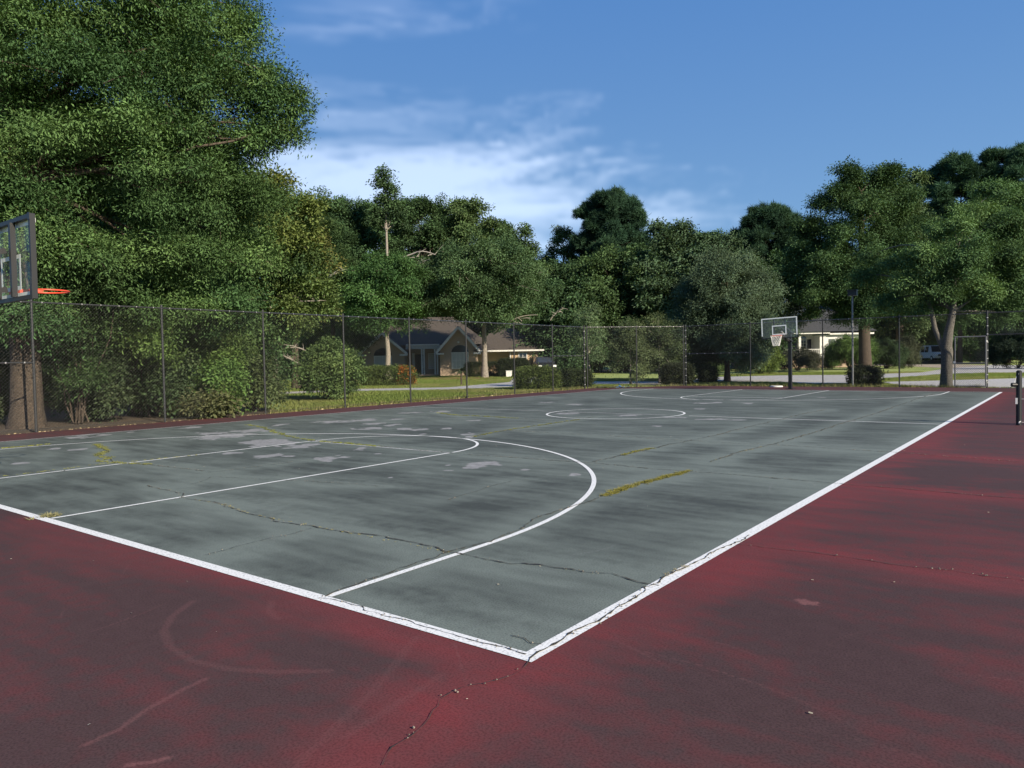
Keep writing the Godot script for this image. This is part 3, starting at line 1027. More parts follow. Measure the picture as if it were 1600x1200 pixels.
# ---------------------------------------------------------------- hoops
func hoop(o: Node3D, bottom: float, bw: float, bh: float, front_white: bool, arm: float, roll: float, rise: float) -> void:
	# local: the board's front looks to +Z, the pole stands arm metres behind at -Z; y up
	part("pole", box_mesh(Vector3(-.065, 0, -arm - .13), Vector3(.065, bottom + .28, -arm)), M.black, o)
	part("pole_base", box_mesh(Vector3(-.17, 0, -arm - .235), Vector3(.17, .025, -arm + .105)), M.black, o)
	var arms := MB.new()
	for s in [-1, 1]:
		arms.bar(Vector3(s * .10, bottom + .22, -arm - .18), Vector3(s * .10, bottom + .58, -.07), .035, .06)
		arms.bar(Vector3(s * .10, bottom - .12, -arm - .12), Vector3(s * .10, bottom + .14, -.07), .035, .06)
	part("arms", arms.mesh(), M.black, o)
	part("counter_spring", tube_mesh([Vector3(0, bottom - .1, -arm + .02), Vector3(0, bottom + .3, -.22)], [.03, .03], 8), M.galvanised, o)
	var board := Node3D.new()
	board.name = "backboard"
	o.add_child(board)
	board.position = Vector3(0, bottom, 0)
	board.rotation.z = roll
	var hw := bw / 2
	var fm: Material = M.black
	part("glass", box_mesh(Vector3(-hw + .03, .03, -.006), Vector3(hw - .03, bh - .03, .006)), M.glass, board)
	var t := .045
	part("frame", box_mesh(Vector3(-hw, bh - t, -.05), Vector3(hw, bh, .004)), fm, board)
	part("frame", box_mesh(Vector3(-hw, 0, -.05), Vector3(hw, t, .004)), fm, board)
	part("frame", box_mesh(Vector3(-hw, t, -.05), Vector3(-hw + t, bh - t, .004)), fm, board)
	part("frame", box_mesh(Vector3(hw - t, t, -.05), Vector3(hw, bh - t, .004)), fm, board)
	for s in [-1, 1]:
		part("corner_bracket", box_mesh(Vector3(s * hw - .055 if s > 0 else s * hw - .008, -.01, -.056), Vector3(s * hw + .008 if s > 0 else s * hw + .055, .2, -.0502)), M.black, board)
		part("corner_bracket", box_mesh(Vector3(s * hw - .055 if s > 0 else s * hw - .008, bh - .07, -.056), Vector3(s * hw + .008 if s > 0 else s * hw + .055, bh + .008, -.0502)), M.black, board)
		part("upright", box_mesh(Vector3(s * .24 - .028, t, -.075), Vector3(s * .24 + .028, bh - t, -.02)), fm, board)
	# white border and target square, painted on the face of the glass
	var f := .0085
	var bt := .05
	part("border", box_mesh(Vector3(-hw + .002, bh - t - (0.0 if front_white else bt), f - .002), Vector3(hw - .002, bh - (0.0 if front_white else t), f)), M.white_frame, board)
	if front_white:
		for s in [-1, 1]:
			part("border", box_mesh(Vector3(s * hw - (t if s > 0 else 0.0), .12, f - .002), Vector3(s * hw + (0.0 if s > 0 else t), bh - t - .001, f)), M.white_frame, board)
	else:
		part("border", box_mesh(Vector3(-hw + t, t, f - .002), Vector3(hw - t, t + bt, f)), M.white_frame, board)
	var sw := .30
	var sl := .13 if not front_white else .15
	var sh := .40
	for q in [[Vector3(-sw, sl, 0), Vector3(sw, sl + .045, 0)], [Vector3(-sw, sl + sh - .045, 0), Vector3(sw, sl + sh, 0)], [Vector3(-sw, sl + .046, 0), Vector3(-sw + .045, sl + sh - .046, 0)], [Vector3(sw - .045, sl + .046, 0), Vector3(sw, sl + sh - .046, 0)]]:
		part("target_line", box_mesh(q[0] + Vector3(0, 0, f - .002), q[1] + Vector3(0, 0, f)), M.white_frame, board)
	# rim
	var rc := Vector3(0, bottom + rise, .15 + .229)
	var ring := []
	var rr := []
	for k in 33:
		var a := TAU * k / 32.0
		ring.append(rc + Vector3(cos(a), 0, sin(a)) * .229)
		rr.append(.0095)
	var rm: Material = M.rim_faded if front_white else M.rim_orange
	var rim := part("rim", tube_mesh(ring, rr, 8), rm, o)
	var rb := MB.new()
	rb.box(Vector3(-.09, bottom + rise - .085, .009), Vector3(.09, bottom + rise + .01, .02))
	for s in [-1, 1]:
		var p0 := Vector3(s * .08, bottom + rise - .003, .02)
		var p1 := rc + Vector3(s * .19, -.002, -.11)
		var p2 := Vector3(s * .08, bottom + rise - .075, .02)
		rb.quad(p0, p1, p1 + Vector3(0, -.018, 0), p2)
		rb.quad(p0 + Vector3(s * .006, 0, 0), p2 + Vector3(s * .006, 0, 0), p1 + Vector3(s * .006, -.018, 0), p1 + Vector3(s * .006, 0, 0))
	rb.box(Vector3(-.08, bottom + rise - .01, .02), Vector3(.08, bottom + rise + .002, .155))
	part("bracket", rb.mesh(), rm, rim)
	# net
	if front_white:
		var nb := MB.new()
		var strands := 12
		for k in strands:
			for dirn in [-1, 1]:
				var path := []
				var rad := []
				for j in 7:
					var tt := j / 6.0
					var a: float = TAU * (k + dirn * j * 0.5) / strands
					var r := lerpf(.225, .125, pow(tt, .7)) + .012 * sin(tt * PI)
					path.append(rc + Vector3(cos(a) * r, -.012 - tt * .42, sin(a) * r))
					rad.append(.0058)
				nb.tube(path, rad, 4, false)
		part("net", nb.mesh(), M.net_white, o)

func hoops() -> void:
	var o := thing("basketball_hoop", "basketball hoop with black-framed backboard and netless orange rim", "hoop", wp(MID, 0.38), PI)
	hoop(o, 2.24, 1.52, .92, false, 1.25, 0.0, .155)
	o = thing("basketball_hoop", "basketball hoop with white-framed backboard and white net on dark pole", "hoop", wp(-7.72, 28.4), -0.05)
	hoop(o, 2.17, 1.50, .87, true, 1.15, 0.03, .115)

func tennis_net() -> void:
	var o := thing("tennis_net", "tennis net strung from a dark post with a round crank", "tennis net", wp(1.24, 14.72))
	var b := MB.new()
	b.tube([Vector3(0, -.2, 0), Vector3(0, 1.06, 0), Vector3(0, 1.085, 0)], [.05, .05, .03], 14)
	part("post", b.mesh(), M.black, o)
	part("crank", tube_mesh([Vector3(-.05, .80, .05), Vector3(-.115, .80, .09)], [.042, .042], 12), M.black, o)
	part("crank_arm", tube_mesh([Vector3(-.02, .80, .02), Vector3(-.06, .80, .055)], [.025, .025], 8), M.black, o)
	part("cord", tube_mesh([Vector3(-.08, .83, .07), Vector3(-.035, .98, .03), Vector3(0, 1.02, .052)], [.004, .004, .004], 5), M.net_white, o)
	part("cord_tie", box_mesh(Vector3(-.055, .42, .04), Vector3(-.02, .54, .056)), M.net_white, o)
	for y in [.95, .52, .06]:
		part("cable", tube_mesh([Vector3(0, y, .02), Vector3(12.7, y - (.06 if y > .5 else 0.0), .02)], [.004, .004], 5), M.net_white, o)
	part("cord_loop", tube_mesh([Vector3(0, .06, 0), Vector3(.02, .05, .0)], [.054, .054], 12), M.net_white, o)
	part("headband", box_mesh(Vector3(.35, .86, .01), Vector3(12.4, .94, .03)), M.net_white, o)
	var nm := part("net_mesh", links(12.0, .78), M.black, o, Vector3(.4, .07, .02))
	nm.rotation.y = 0
	var p2 := MB.new()
	p2.tube([Vector3(12.8, -.2, 0), Vector3(12.8, 1.06, 0), Vector3(12.8, 1.085, 0)], [.05, .05, .03], 14)
	part("post", p2.mesh(), M.black, o)

# ---------------------------------------------------------------- houses
func window(o: Node3D, lo: Vector3, hi: Vector3, cols: int, rows: int, pane: Material, arch := false) -> void:   # in the plane z = lo.z, looks to +Z
	var w := part("window", box_mesh(lo, Vector3(hi.x, hi.y, lo.z + .03)), pane, o)
	var t := .07
	var fr := MB.new()
	for q in [[lo.x - t, lo.y - t, lo.x, hi.y + t], [hi.x, lo.y - t, hi.x + t, hi.y + t], [lo.x, lo.y - t, hi.x, lo.y], [lo.x, hi.y, hi.x, hi.y + t]]:
		fr.box(Vector3(q[0], q[1], lo.z), Vector3(q[2], q[3], lo.z + .07))
	part("frame", fr.mesh(), M.white_trim, w)
	var mu := MB.new()
	for k in range(1, cols):
		var x := lerpf(lo.x, hi.x, float(k) / cols)
		mu.box(Vector3(x - .02, lo.y, lo.z + .03), Vector3(x + .02, hi.y, lo.z + .05))
	for k in range(1, rows):
		var y := lerpf(lo.y, hi.y, float(k) / rows)
		mu.box(Vector3(lo.x, y - .02, lo.z + .031), Vector3(hi.x, y + .02, lo.z + .051))
	if cols + rows > 2:
		part("muntins", mu.mesh(), M.white_trim, w)
	if arch:
		var ab := MB.new()
		var c := Vector3((lo.x + hi.x) / 2, hi.y + t, lo.z)
		var r := (hi.x - lo.x) / 2 + t
		for k in 12:
			var a0 := PI * k / 12.0
			var a1 := PI * (k + 1) / 12.0
			var p0 := c + Vector3(cos(a0), sin(a0) * .85, 0) * r + Vector3(0, 0, .028)
			var p1 := c + Vector3(cos(a1), sin(a1) * .85, 0) * r + Vector3(0, 0, .028)
			ab.tri(c + Vector3(0, 0, .028), p0, p1)
		part("arch_pane", ab.mesh(), M.pane, w)

func gable(o: Node3D, x0: float, x1: float, base: float, eave: float, apex: float, z: float, depth: float, wall: Material, roof: Material) -> void:
	# a gabled bay that looks to +Z at z, reaching back by depth
	var xm := (x0 + x1) / 2
	var b := MB.new()
	b.quad(Vector3(x0, base, z), Vector3(x1, base, z), Vector3(x1, eave, z), Vector3(x0, eave, z))
	b.tri(Vector3(x0, eave, z), Vector3(x1, eave, z), Vector3(xm, apex, z))
	b.quad(Vector3(x1, base, z), Vector3(x1, base, z - depth), Vector3(x1, eave, z - depth), Vector3(x1, eave, z))
	b.quad(Vector3(x0, base, z - depth), Vector3(x0, base, z), Vector3(x0, eave, z), Vector3(x0, eave, z - depth))
	part("bay_wall", b.mesh(), wall, o)
	var ov := .35
	var sl := (apex - eave) / (xm - x0)
	var r := MB.new()
	for s in [-1, 1]:
		var xe: float = x0 - ov if s < 0 else x1 + ov
		var ye := eave - ov * sl
		var a := Vector3(xe, ye, z + ov)
		var c := Vector3(xm, apex, z + ov)
		var up := Vector3(0, .12, 0)
		r.quad(a + up, c + up, c + up + Vector3(0, 0, -depth - ov), a + up + Vector3(0, 0, -depth - ov))
		r.quad(a, a + Vector3(0, 0, -depth - ov), c + Vector3(0, 0, -depth - ov), c)
	part("bay_roof", r.mesh(), roof, o)
	for s in [-1, 1]:
		var xe: float = x0 - ov if s < 0 else x1 + ov
		var f := MB.new()
		f.bar(Vector3(xe, eave - ov * sl - .02, z + ov), Vector3(xm, apex - .02, z + ov), .05, .24, Vector3(0, 0, 1).cross(Vector3(xm - xe, apex - eave, 0)))
		part("barge_board", f.mesh(), M.white_trim, o)
		var e := MB.new()
		e.box(Vector3(minf(xe, xe - s * .75), eave - ov * sl - .2, z - .05), Vector3(maxf(xe, xe - s * .75), eave - ov * sl - .02, z + ov + .03))
		part("eave_return", e.mesh(), M.white_trim, o)

func hip(x0: float, x1: float, z0: float, z1: float, eave: float, ridge: float, inset: float) -> ArrayMesh:   # z1 front
	var b := MB.new()
	var zm := (z0 + z1) / 2
	var a := Vector3(x0, eave, z1); var c := Vector3(x1, eave, z1); var d := Vector3(x1, eave, z0); var e := Vector3(x0, eave, z0)
	var r0 := Vector3(x0 + inset, ridge, zm); var r1 := Vector3(x1 - inset, ridge, zm)
	b.quad(a, c, r1, r0); b.quad(d, e, r0, r1)
	b.tri(c, d, r1); b.tri(e, a, r0)
	b.quad(e, d, c, a)
	return b.mesh()

func houses() -> void:
	var turn := -YAW                                        # facade looks back to the camera
	var brick := grainy(lin(.26, .19, .14), lin(.52, .40, .30), 1.6, 0.95, 0.06, 91, 4.0)
	var shingle := grainy(lin(.042, .035, .030), lin(.105, .088, .074), 1.2, 0.95, 0.05, 92, 5.0)
	var o := thing("brick_house", "low brown brick house with front gables and dark shingle roof", "house", foot(690, 76.0), turn)
	# local x = (u - 690) / 15.15
	gable(o, -8.15, -3.85, 0, 2.62, 4.45, 0.0, 6.0, brick, shingle)
	gable(o, -0.1, 3.75, 0, 2.75, 4.95, 0.6, 6.6, brick, shingle)
	var wl := MB.new()
	wl.box(Vector3(-8.1, 0, -9), Vector3(-3.9, 2.6, -6.02))
	wl.box(Vector3(-3.84, 0, -9), Vector3(3.7, 3.1, -2.2))
	part("main_wall", wl.mesh(), brick, o)
	part("main_roof", hip(-8.6, 5.0, -11.5, -.9, 3.22, 6.4, 4.2), shingle, o)
	var fb := MB.new()
	fb.box(Vector3(-3.75, 3.18, -.95), Vector3(-.3, 3.3, -.75))
	part("fascia", fb.mesh(), M.white_trim, o)
	part("porch_beam", box_mesh(Vector3(-3.8, 2.80, -.98), Vector3(-.12, 3.17, -.82)), M.blind, o)
	part("porch_floor", box_mesh(Vector3(-3.8, 0, -2.19), Vector3(-.12, .14, -.7)), brick, o)
	for x in [-2.14, -1.92, -.78, -.52]:
		part("porch_column", box_mesh(Vector3(x - .07, .14, -.95), Vector3(x + .07, 2.79, -.85)), M.white_trim, o)
	part("front_door", box_mesh(Vector3(-3.0, .14, -2.19), Vector3(-2.05, 2.25, -2.12)), M.pane, o)
	part("door_casing", box_mesh(Vector3(-3.3, .14, -2.19), Vector3(-3.06, 2.4, -2.10)), M.white_trim, o)
	window(o, Vector3(-1.55, .75, -2.18), Vector3(-.9, 2.3, -2.18), 1, 8, M.blind)
	window(o, Vector3(-6.9, .5, 0.005), Vector3(-5.2, 2.1, .005), 2, 1, M.blind, true)
	window(o, Vector3(1.15, .75, .605), Vector3(2.75, 2.3, .605), 4, 2, M.blind, true)
	part("gable_light", box_mesh(Vector3(1.72, 3.3, .6), Vector3(1.9, 3.5, .66)), M.white_trim, o)
	# right wing, set back
	var ww := MB.new()
	ww.box(Vector3(3.76, 0, -9), Vector3(8.0, 2.35, -1.2))
	ww.box(Vector3(7.2, 0, -1.19), Vector3(10.0, 2.35, .3))
	part("wing_wall", ww.mesh(), grainy(lin(.32, .23, .15), lin(.58, .44, .30), 1.6, 0.95, 0.06, 93, 4.0), o)  # lighter copy of the front brick; the wing's sunlit look is in its colour
	part("wing_roof", hip(3.3, 10.5, -7.5, .8, 2.5, 4.9, 3.0), shingle, o)
	part("gutter", box_mesh(Vector3(3.9, 2.36, .8), Vector3(10.55, 2.52, .9)), M.white_trim, o)
	part("wing_bay_roof", hip(3.3, 6.9, -6.0, -.6, 2.53, 4.4, 1.6), shingle, o)
	window(o, Vector3(8.0, 1.35, .31), Vector3(8.75, 2.15, .31), 2, 2, M.pane)
	part("wing_door", box_mesh(Vector3(7.3, .1, .31), Vector3(7.6, 1.5, .34)), M.pane, o)
	part("downpipe", box_mesh(Vector3(7.05, 0, .25), Vector3(7.15, 2.4, .35)), M.white_trim, o)
	var bx := thing("utility_box", "small white utility box before the dark hedge of the brick house", "utility box", foot(795, 66), turn)
	part("body", box_mesh(Vector3(-.26, 0, -.2), Vector3(.26, .5, .2)), M.white_trim, bx)
	part("lid", box_mesh(Vector3(-.29, .5, -.23), Vector3(.29, .55, .23)), M.blind, bx)
	# white house on the right
	var white := grainy(lin(.60, .60, .58), lin(.74, .74, .72), 0.6, 0.7, 0.03, 94, 0.0)
	var slate := grainy(lin(.028, .031, .037), lin(.065, .07, .08), 1.0, 0.95, 0.05, 95, 5.0)
	var navy := plain(lin(.012, .014, .03), .5)
	o = thing("white_house", "white clapboard house with columned porch behind the round shrubs", "house", foot(1300, 82.0), turn)
	# local x = (u - 1300) / 14.05
	part("foundation", box_mesh(Vector3(-8.6, 0, -9), Vector3(4.4, 1.12, -.02)), brick, o)
	part("porch_floor", box_mesh(Vector3(-8.6, 1.13, -2), Vector3(-1.35, 1.25, .1)), M.white_trim, o)
	part("porch_wall", box_mesh(Vector3(-8.6, 1.26, -9), Vector3(-1.35, 3.75, -2)), white, o)
	part("wing_wall", box_mesh(Vector3(-1.34, 1.13, -9), Vector3(4.2, 3.62, 0)), white, o)
	for k in 20:
		part("clapboard", box_mesh(Vector3(-1.345, 1.15 + k * .12, 0.0), Vector3(4.2, 1.155 + k * .12, .015)), white, o)
	part("eave", box_mesh(Vector3(-8.9, 3.76, -2.2), Vector3(-.4, 3.98, .5)), M.white_trim, o)
	part("eave", box_mesh(Vector3(-.38, 3.63, -.3), Vector3(4.5, 3.83, .4)), M.white_trim, o)
	part("roof", hip(-9.1, 4.7, -10.0, .7, 3.99, 7.2, 3.5), slate, o)
	for x in [-7.2, -5.4, -3.6]:
		var col := part("column", box_mesh(Vector3(x - .13, 1.26, -.16), Vector3(x + .13, 3.75, .1)), M.white_trim, o)
		part("column_base", box_mesh(Vector3(x - .18, 1.255, -.21), Vector3(x + .18, 1.42, .15)), M.white_trim, col)
	for x in [-6.3, -2.55]:
		window(o, Vector3(x - .42, 1.75, -1.98), Vector3(x + .42, 3.1, -1.98), 3, 4, M.pane)
		part("transom", box_mesh(Vector3(x - .45, 3.3, -1.99), Vector3(x + .45, 3.5, -1.95)), M.pane, o)
		for s in [-1, 1]:
			part("shutter", box_mesh(Vector3(x + s * .82 - .22, 1.7, -1.99), Vector3(x + s * .82 + .22, 3.2, -1.93)), navy, o)
	window(o, Vector3(.42, 1.5, .02), Vector3(1.5, 3.1, .02), 2, 3, M.pane)
	for s in [-1, 1]:
		part("shutter", box_mesh(Vector3(.96 + s * 1.0 - .3, 1.3, .0), Vector3(.96 + s * 1.0 + .3, 3.15, .07)), plain(lin(.06, .075, .08), .5), o)
	var rail := MB.new()
	rail.box(Vector3(-3.45, 2.0, -.06), Vector3(-1.36, 2.08, .02))
	part("handrail", rail.mesh(), M.white_trim, o)
	for k in 9:
		part("baluster", box_mesh(Vector3(-3.3 + k * .22, 1.26, -.05), Vector3(-3.25 + k * .22, 2.0, .0)), M.white_trim, o)

# ---------------------------------------------------------------- plants
func leaf_cluster(key: String, count: int, radius: float, ll: float, lw: float, s: int, flat := 0.7) -> ArrayMesh:
	if clusters.has(key):
		return clusters[key]
	var rng := RandomNumberGenerator.new()
	rng.seed = s
	var b := MB.new()
	for k in count:
		var p := Vector3(rng.randfn(0, .5), rng.randfn(0, .5) * flat, rng.randfn(0, .5)) * radius
		var d := (p.normalized() * 0.7 + Vector3(rng.randfn(0, .5), rng.randfn(0, .35) - .12, rng.randfn(0, .5))).normalized()
		var up := (Vector3.UP + Vector3(rng.randfn(0, .45), 0, rng.randfn(0, .45))).normalized()
		var side := d.cross(up).normalized()
		var nn := side.cross(d).normalized()
		var l := ll * rng.randf_range(.7, 1.3)
		var w := lw * rng.randf_range(.75, 1.25)
		var g := rng.randf_range(.82, 1.18)
		var col := Color(g * rng.randf_range(.92, 1.12), g, g * rng.randf_range(.85, 1.1))
		var mid := p + d * l * .5
		var tip := p + d * l - nn * l * .12
		var q := b.v.size()
		var lft := mid + side * w * .5 + nn * w * .12
		var rgt := mid - side * w * .5 + nn * w * .12
		for e in [p, lft, tip, rgt]:
			b.v.append(e); b.c.append(col); b.uv.append(Vector2.ZERO)
		b.n.append(nn); b.n.append((nn - side * .25).normalized()); b.n.append(nn); b.n.append((nn + side * .25).normalized())
		b.i.append_array([q, q + 2, q + 1, q, q + 3, q + 2])
	clusters[key] = b.mesh()
	return clusters[key]

func needle_cluster() -> ArrayMesh:
	if clusters.has("needle"):
		return clusters.needle
	var rng := RandomNumberGenerator.new()
	rng.seed = 19
	var b := MB.new()
	for k in 46:
		var p := Vector3(rng.randfn(0, .3), rng.randfn(0, .2), rng.randfn(0, .3)) * .6
		var d := (p.normalized() + Vector3(rng.randfn(0, .5), rng.randfn(.25, .5), rng.randfn(0, .5))).normalized()
		var side := d.cross(Vector3(rng.randfn(), rng.randfn(), rng.randfn())).normalized() * .035
		var g := rng.randf_range(.7, 1.3)
		b.tri(p - side, p + side, p + d * rng.randf_range(.3, .5), Color(g, g, g))
	clusters.needle = b.mesh()
	return clusters.needle

func cluster_for(kind: String) -> ArrayMesh:
	match kind:
		"near": return leaf_cluster("near", 46, .36, .098, .036, 11)
		"mid": return leaf_cluster("mid", 34, .48, .18, .085, 12)
		"far": return leaf_cluster("far", 34, .72, .30, .15, 13)
		"fine": return leaf_cluster("fine", 40, .36, .11, .04, 14, .9)
		"hedge": return leaf_cluster("hedge", 40, .17, .075, .04, 15, .9)
		"shrub": return leaf_cluster("shrub", 36, .26, .10, .05, 16, .9)
		"bloom": return leaf_cluster("bloom", 20, .22, .11, .09, 17, .9)
	return needle_cluster()

# lobes: [centre in world, radius (Vector3 or float)]
func foliage(lobes: Array, origin: Vector3, kind: String, color: Color, vary: Color, per: float, rng: RandomNumberGenerator, xf: Array, cols: Array, flat := .75) -> Array:
	var ends := []
	for l in lobes:
		var c: Vector3 = l[0]
		var r: float = l[1]
		var size: float = {"near": .34, "mid": .48, "far": .72, "fine": .36, "hedge": .17, "shrub": .26, "bloom": .22, "needle": .5}[kind]
		var leaf: float = {"near": .082, "mid": .26, "far": .76, "fine": .088, "hedge": .06, "shrub": .09, "bloom": .1, "needle": .3}[kind]
		var twigs := clampi(int(r / size * 2.2) + 8, 10, 30)
		var n := int(per * 4.0 * PI * r * r / leaf / twigs) + 1
		var tint := color.lerp(vary, clampf(rng.randf() * 1.1 - .15, 0, 1)) * rng.randf_range(1.0, 1.55)
		tint = Color(tint.r * .82, tint.g, tint.b * 1.2)
		for k in twigs:
			var d := Vector3(rng.randfn(), rng.randfn() * .75 + .12, rng.randfn()).normalized()
			var far := r * (rng.randf_range(.55, 1.08) if rng.randf() < .85 else rng.randf_range(1.05, 1.35))
			var droop := rng.randf_range(.0, .32) * far
			var ct := tint * rng.randf_range(.88, 1.14)
			var yaw := atan2(-d.z, d.x)
			var e := c + d * far * Vector3(1, flat, 1) - Vector3(0, droop, 0)
			ends.append([c, e])
			for j in n:
				var t := lerpf(.22, 1.0, pow(rng.randf(), .65))
				var wide := (.19 - .09 * t) * r
				var p := c + d * far * t * Vector3(1, flat, 1) - Vector3(0, droop * t * t, 0)
				p += Vector3(rng.randfn() * wide, rng.randfn() * wide * .55, rng.randfn() * wide)
				if p.y < 0.12:
					p.y = 0.12 + rng.randf() * .25
				var basis := Basis.from_euler(Vector3(rng.randfn(0, .35), yaw + rng.randfn(0, .7), rng.randfn(0, .3) - .15)).scaled(Vector3.ONE * rng.randf_range(.7, 1.25))
				xf.append(Transform3D(basis, p - origin))
				cols.append(ct * rng.randf_range(.92, 1.08))
	return ends

func limb(b: MB, a: Vector3, e: Vector3, r0: float, r1: float, rng: RandomNumberGenerator, sides := 7, sag := .12) -> void:
	var path := []
	var rad := []
	var d := e - a
	var n := 7
	var w := Vector3(rng.randfn(0, .07), rng.randfn(sag, .05), rng.randfn(0, .07)) * d.length()
	for k in n + 1:
		var t := float(k) / n
		path.append(a + d * t + w * sin(t * PI) + Vector3(rng.randfn(0, .012), 0, rng.randfn(0, .012)) * d.length() * (1.0 if k > 0 and k < n else 0.0))
		rad.append(lerpf(r0, r1, t))
	b.tube(path, rad, sides, false)

func tree_from(o: Node3D, lobes: Array, trunk_path: Array, trunk_r: Array, kind: String, color: Color, vary: Color, per: float, s: int, bark: Material, fork_at := .45) -> void:
	var rng := RandomNumberGenerator.new()
	rng.seed = s
	var origin := o.position
	var tb := MB.new()
	var path := []
	for p in trunk_path:
		path.append(p - origin)
	# a flared foot
	var rr: Array = trunk_r.duplicate()
	tb.tube(path, rr, 12, false)
	part("trunk", tb.mesh(), bark, o)
	var lb := MB.new()
	for l in lobes:
		var c: Vector3 = l[0] - origin
		# leave the trunk below the lobe
		var best: int = 0
		for j in path.size():
			if path[j].y < c.y - 0.25 * Vector2(c.x - path[j].x, c.z - path[j].z).length():
				best = j
		best = maxi(best, int(path.size() * fork_at))
		best = mini(best, path.size() - 1)
		var r0: float = minf(rr[best] * .5, .03 + .03 * float(l[1]))
		limb(lb, path[best], c, r0, .02, rng)
	var xf := []
	var cols := []
	var ends := foliage(lobes, origin, kind, color, vary, per, rng, xf, cols)
	for q in ends:
		if rng.randf() < .45:
			var a: Vector3 = q[0] - origin
			var e: Vector3 = q[1] - origin
			var tw: float = (e - a).length() * .011 + .004
			lb.tube([a, a.lerp(e, .5) + Vector3(rng.randfn(0, .04), .05, rng.randfn(0, .04)), e], [tw, tw * .7, tw * .3], 4, false)
	part("branches", lb.mesh(), bark, o)
	scatter("crown", cluster_for(kind), M.leaf, xf, cols, o)

func auto_lobes(base: Vector3, h: float, r: float, low: float, n: int, s: int, top_bias := 1.0) -> Array:
	var rng := RandomNumberGenerator.new()
	rng.seed = s
	var out := []
	for k in n:
		var t := (k + .5) / n
		var y := lerpf(low, h, t)
		var prof := sqrt(maxf(0.03, 1.0 - pow(absf((y - lerpf(low, h, .42 * top_bias)) / ((h - low) * .62)), 2.2)))
		var a := k * 2.4 + rng.randf() * .9
		var lr := r * rng.randf_range(.24, .46) * (.6 + .4 * prof)
		var d := maxf(0.0, r * prof - lr * .8) * rng.randf_range(.7, 1.1)
		out.append([base + Vector3(cos(a) * d, clampf(y - lr * .3, lr * .6, h - lr * .7), sin(a) * d), lr])
	out.append([base + Vector3(0, lerpf(low, h, .55), 0), r * .5])
	return out

func tree(called: String, label: String, base: Vector3, h: float, r: float, low: float, kind: String, color: Color, vary: Color, n: int, per: float, s: int, bark: Material, tr := -1.0, group := "") -> Node3D:
	var o := thing(called, label, "tree", base, 0.0, group)
	var rng := RandomNumberGenerator.new()
	rng.seed = s + 1000
	var t := tr if tr > 0 else h * .018 + .05
	var path := []
	var rad := []
	for k in 9:
		var q := k / 8.0
		path.append(base + Vector3(rng.randfn(0, .012) * h * q, q * h * .86 - .1, rng.randfn(0, .012) * h * q))
		rad.append(t * (1.0 - .85 * q) * (1.35 if k == 0 else 1.0))
	tree_from(o, auto_lobes(base, h, r, low, n, s), path, rad, kind, color, vary, per, s, bark)
	return o

func pine(label: String, base: Vector3, h: float, r: float, low: float, s: int) -> void:
	var o := thing("pine_tree", label, "tree", base)
	var rng := RandomNumberGenerator.new()
	rng.seed = s
	var b := MB.new()
	var path := []
	var rad := []
	for k in 9:
		var q := k / 8.0
		path.append(Vector3(rng.randfn(0, .06) * q, q * h * .96, rng.randfn(0, .06) * q))
		rad.append(.3 * (1.0 - .85 * q))
	b.tube(path, rad, 9, false)
	part("trunk", b.mesh(), M.bark, o)
	var lb := MB.new()
	var lobes := []
	for k in 60:
		var t := k / 59.0
		var y := lerpf(low, h, t)
		var prof := sqrt(maxf(.02, 1.0 - pow((t - .42) / .62, 2.0)))
		var a := k * 2.39 + rng.randf()
		var d := r * prof * rng.randf_range(.45, 1.0)
		var c := Vector3(cos(a) * d, y - .1 + d * .12, sin(a) * d)
		limb(lb, Vector3(0, y - d * .25, 0), c, .07, .02, rng, 5)
		lobes.append([c + base, rng.randf_range(.85, 1.4)])
	part("branches", lb.mesh(), M.bark, o)
	var xf := []
	var cols := []
	foliage(lobes, base, "needle", Color(.030, .055, .028), Color(.045, .075, .035), 1.3, rng, xf, cols)
	scatter("crown", cluster_for("needle"), M.leaf, xf, cols, o)

func shrub(called: String, label: String, base: Vector3, lobes: Array, kind: String, color: Color, vary: Color, per: float, s: int, group := "") -> void:
	var o := thing(called, label, "shrub", base, 0.0, group)
	var rng := RandomNumberGenerator.new()
	rng.seed = s
	var sb := MB.new()
	var world := []
	for l in lobes:
		var c: Vector3 = l[0]
		world.append([c + base, l[1]])
		for k in 2:
			limb(sb, Vector3(rng.randfn(0, .1), 0, rng.randfn(0, .1)), c + Vector3(rng.randfn(), rng.randfn(), rng.randfn()) * .3 * float(l[1]), .025, .008, rng, 5)
	part("stems", sb.mesh(), M.bark, o)
	var xf := []
	var cols := []
	foliage(world, base, kind, color, vary, per, rng, xf, cols, .85)
	scatter("foliage", cluster_for(kind), M.leaf, xf, cols, o)

func round_lobes(w: float, h: float, n: int, s: int) -> Array:
	var rng := RandomNumberGenerator.new()
	rng.seed = s
	var out := []
	for k in n:
		var a := k * 2.4
		var t := (k + .5) / n
		var rad := minf(w, h) * rng.randf_range(.26, .36)
		var y := lerpf(rad * .8, h - rad * .8, t)
		var d := maxf(0.0, w * .5 * sqrt(maxf(.05, 1.0 - pow((t - .42) / .62, 2))) - rad * .6)
		out.append([Vector3(cos(a) * d, y, sin(a) * d), rad])
	return out

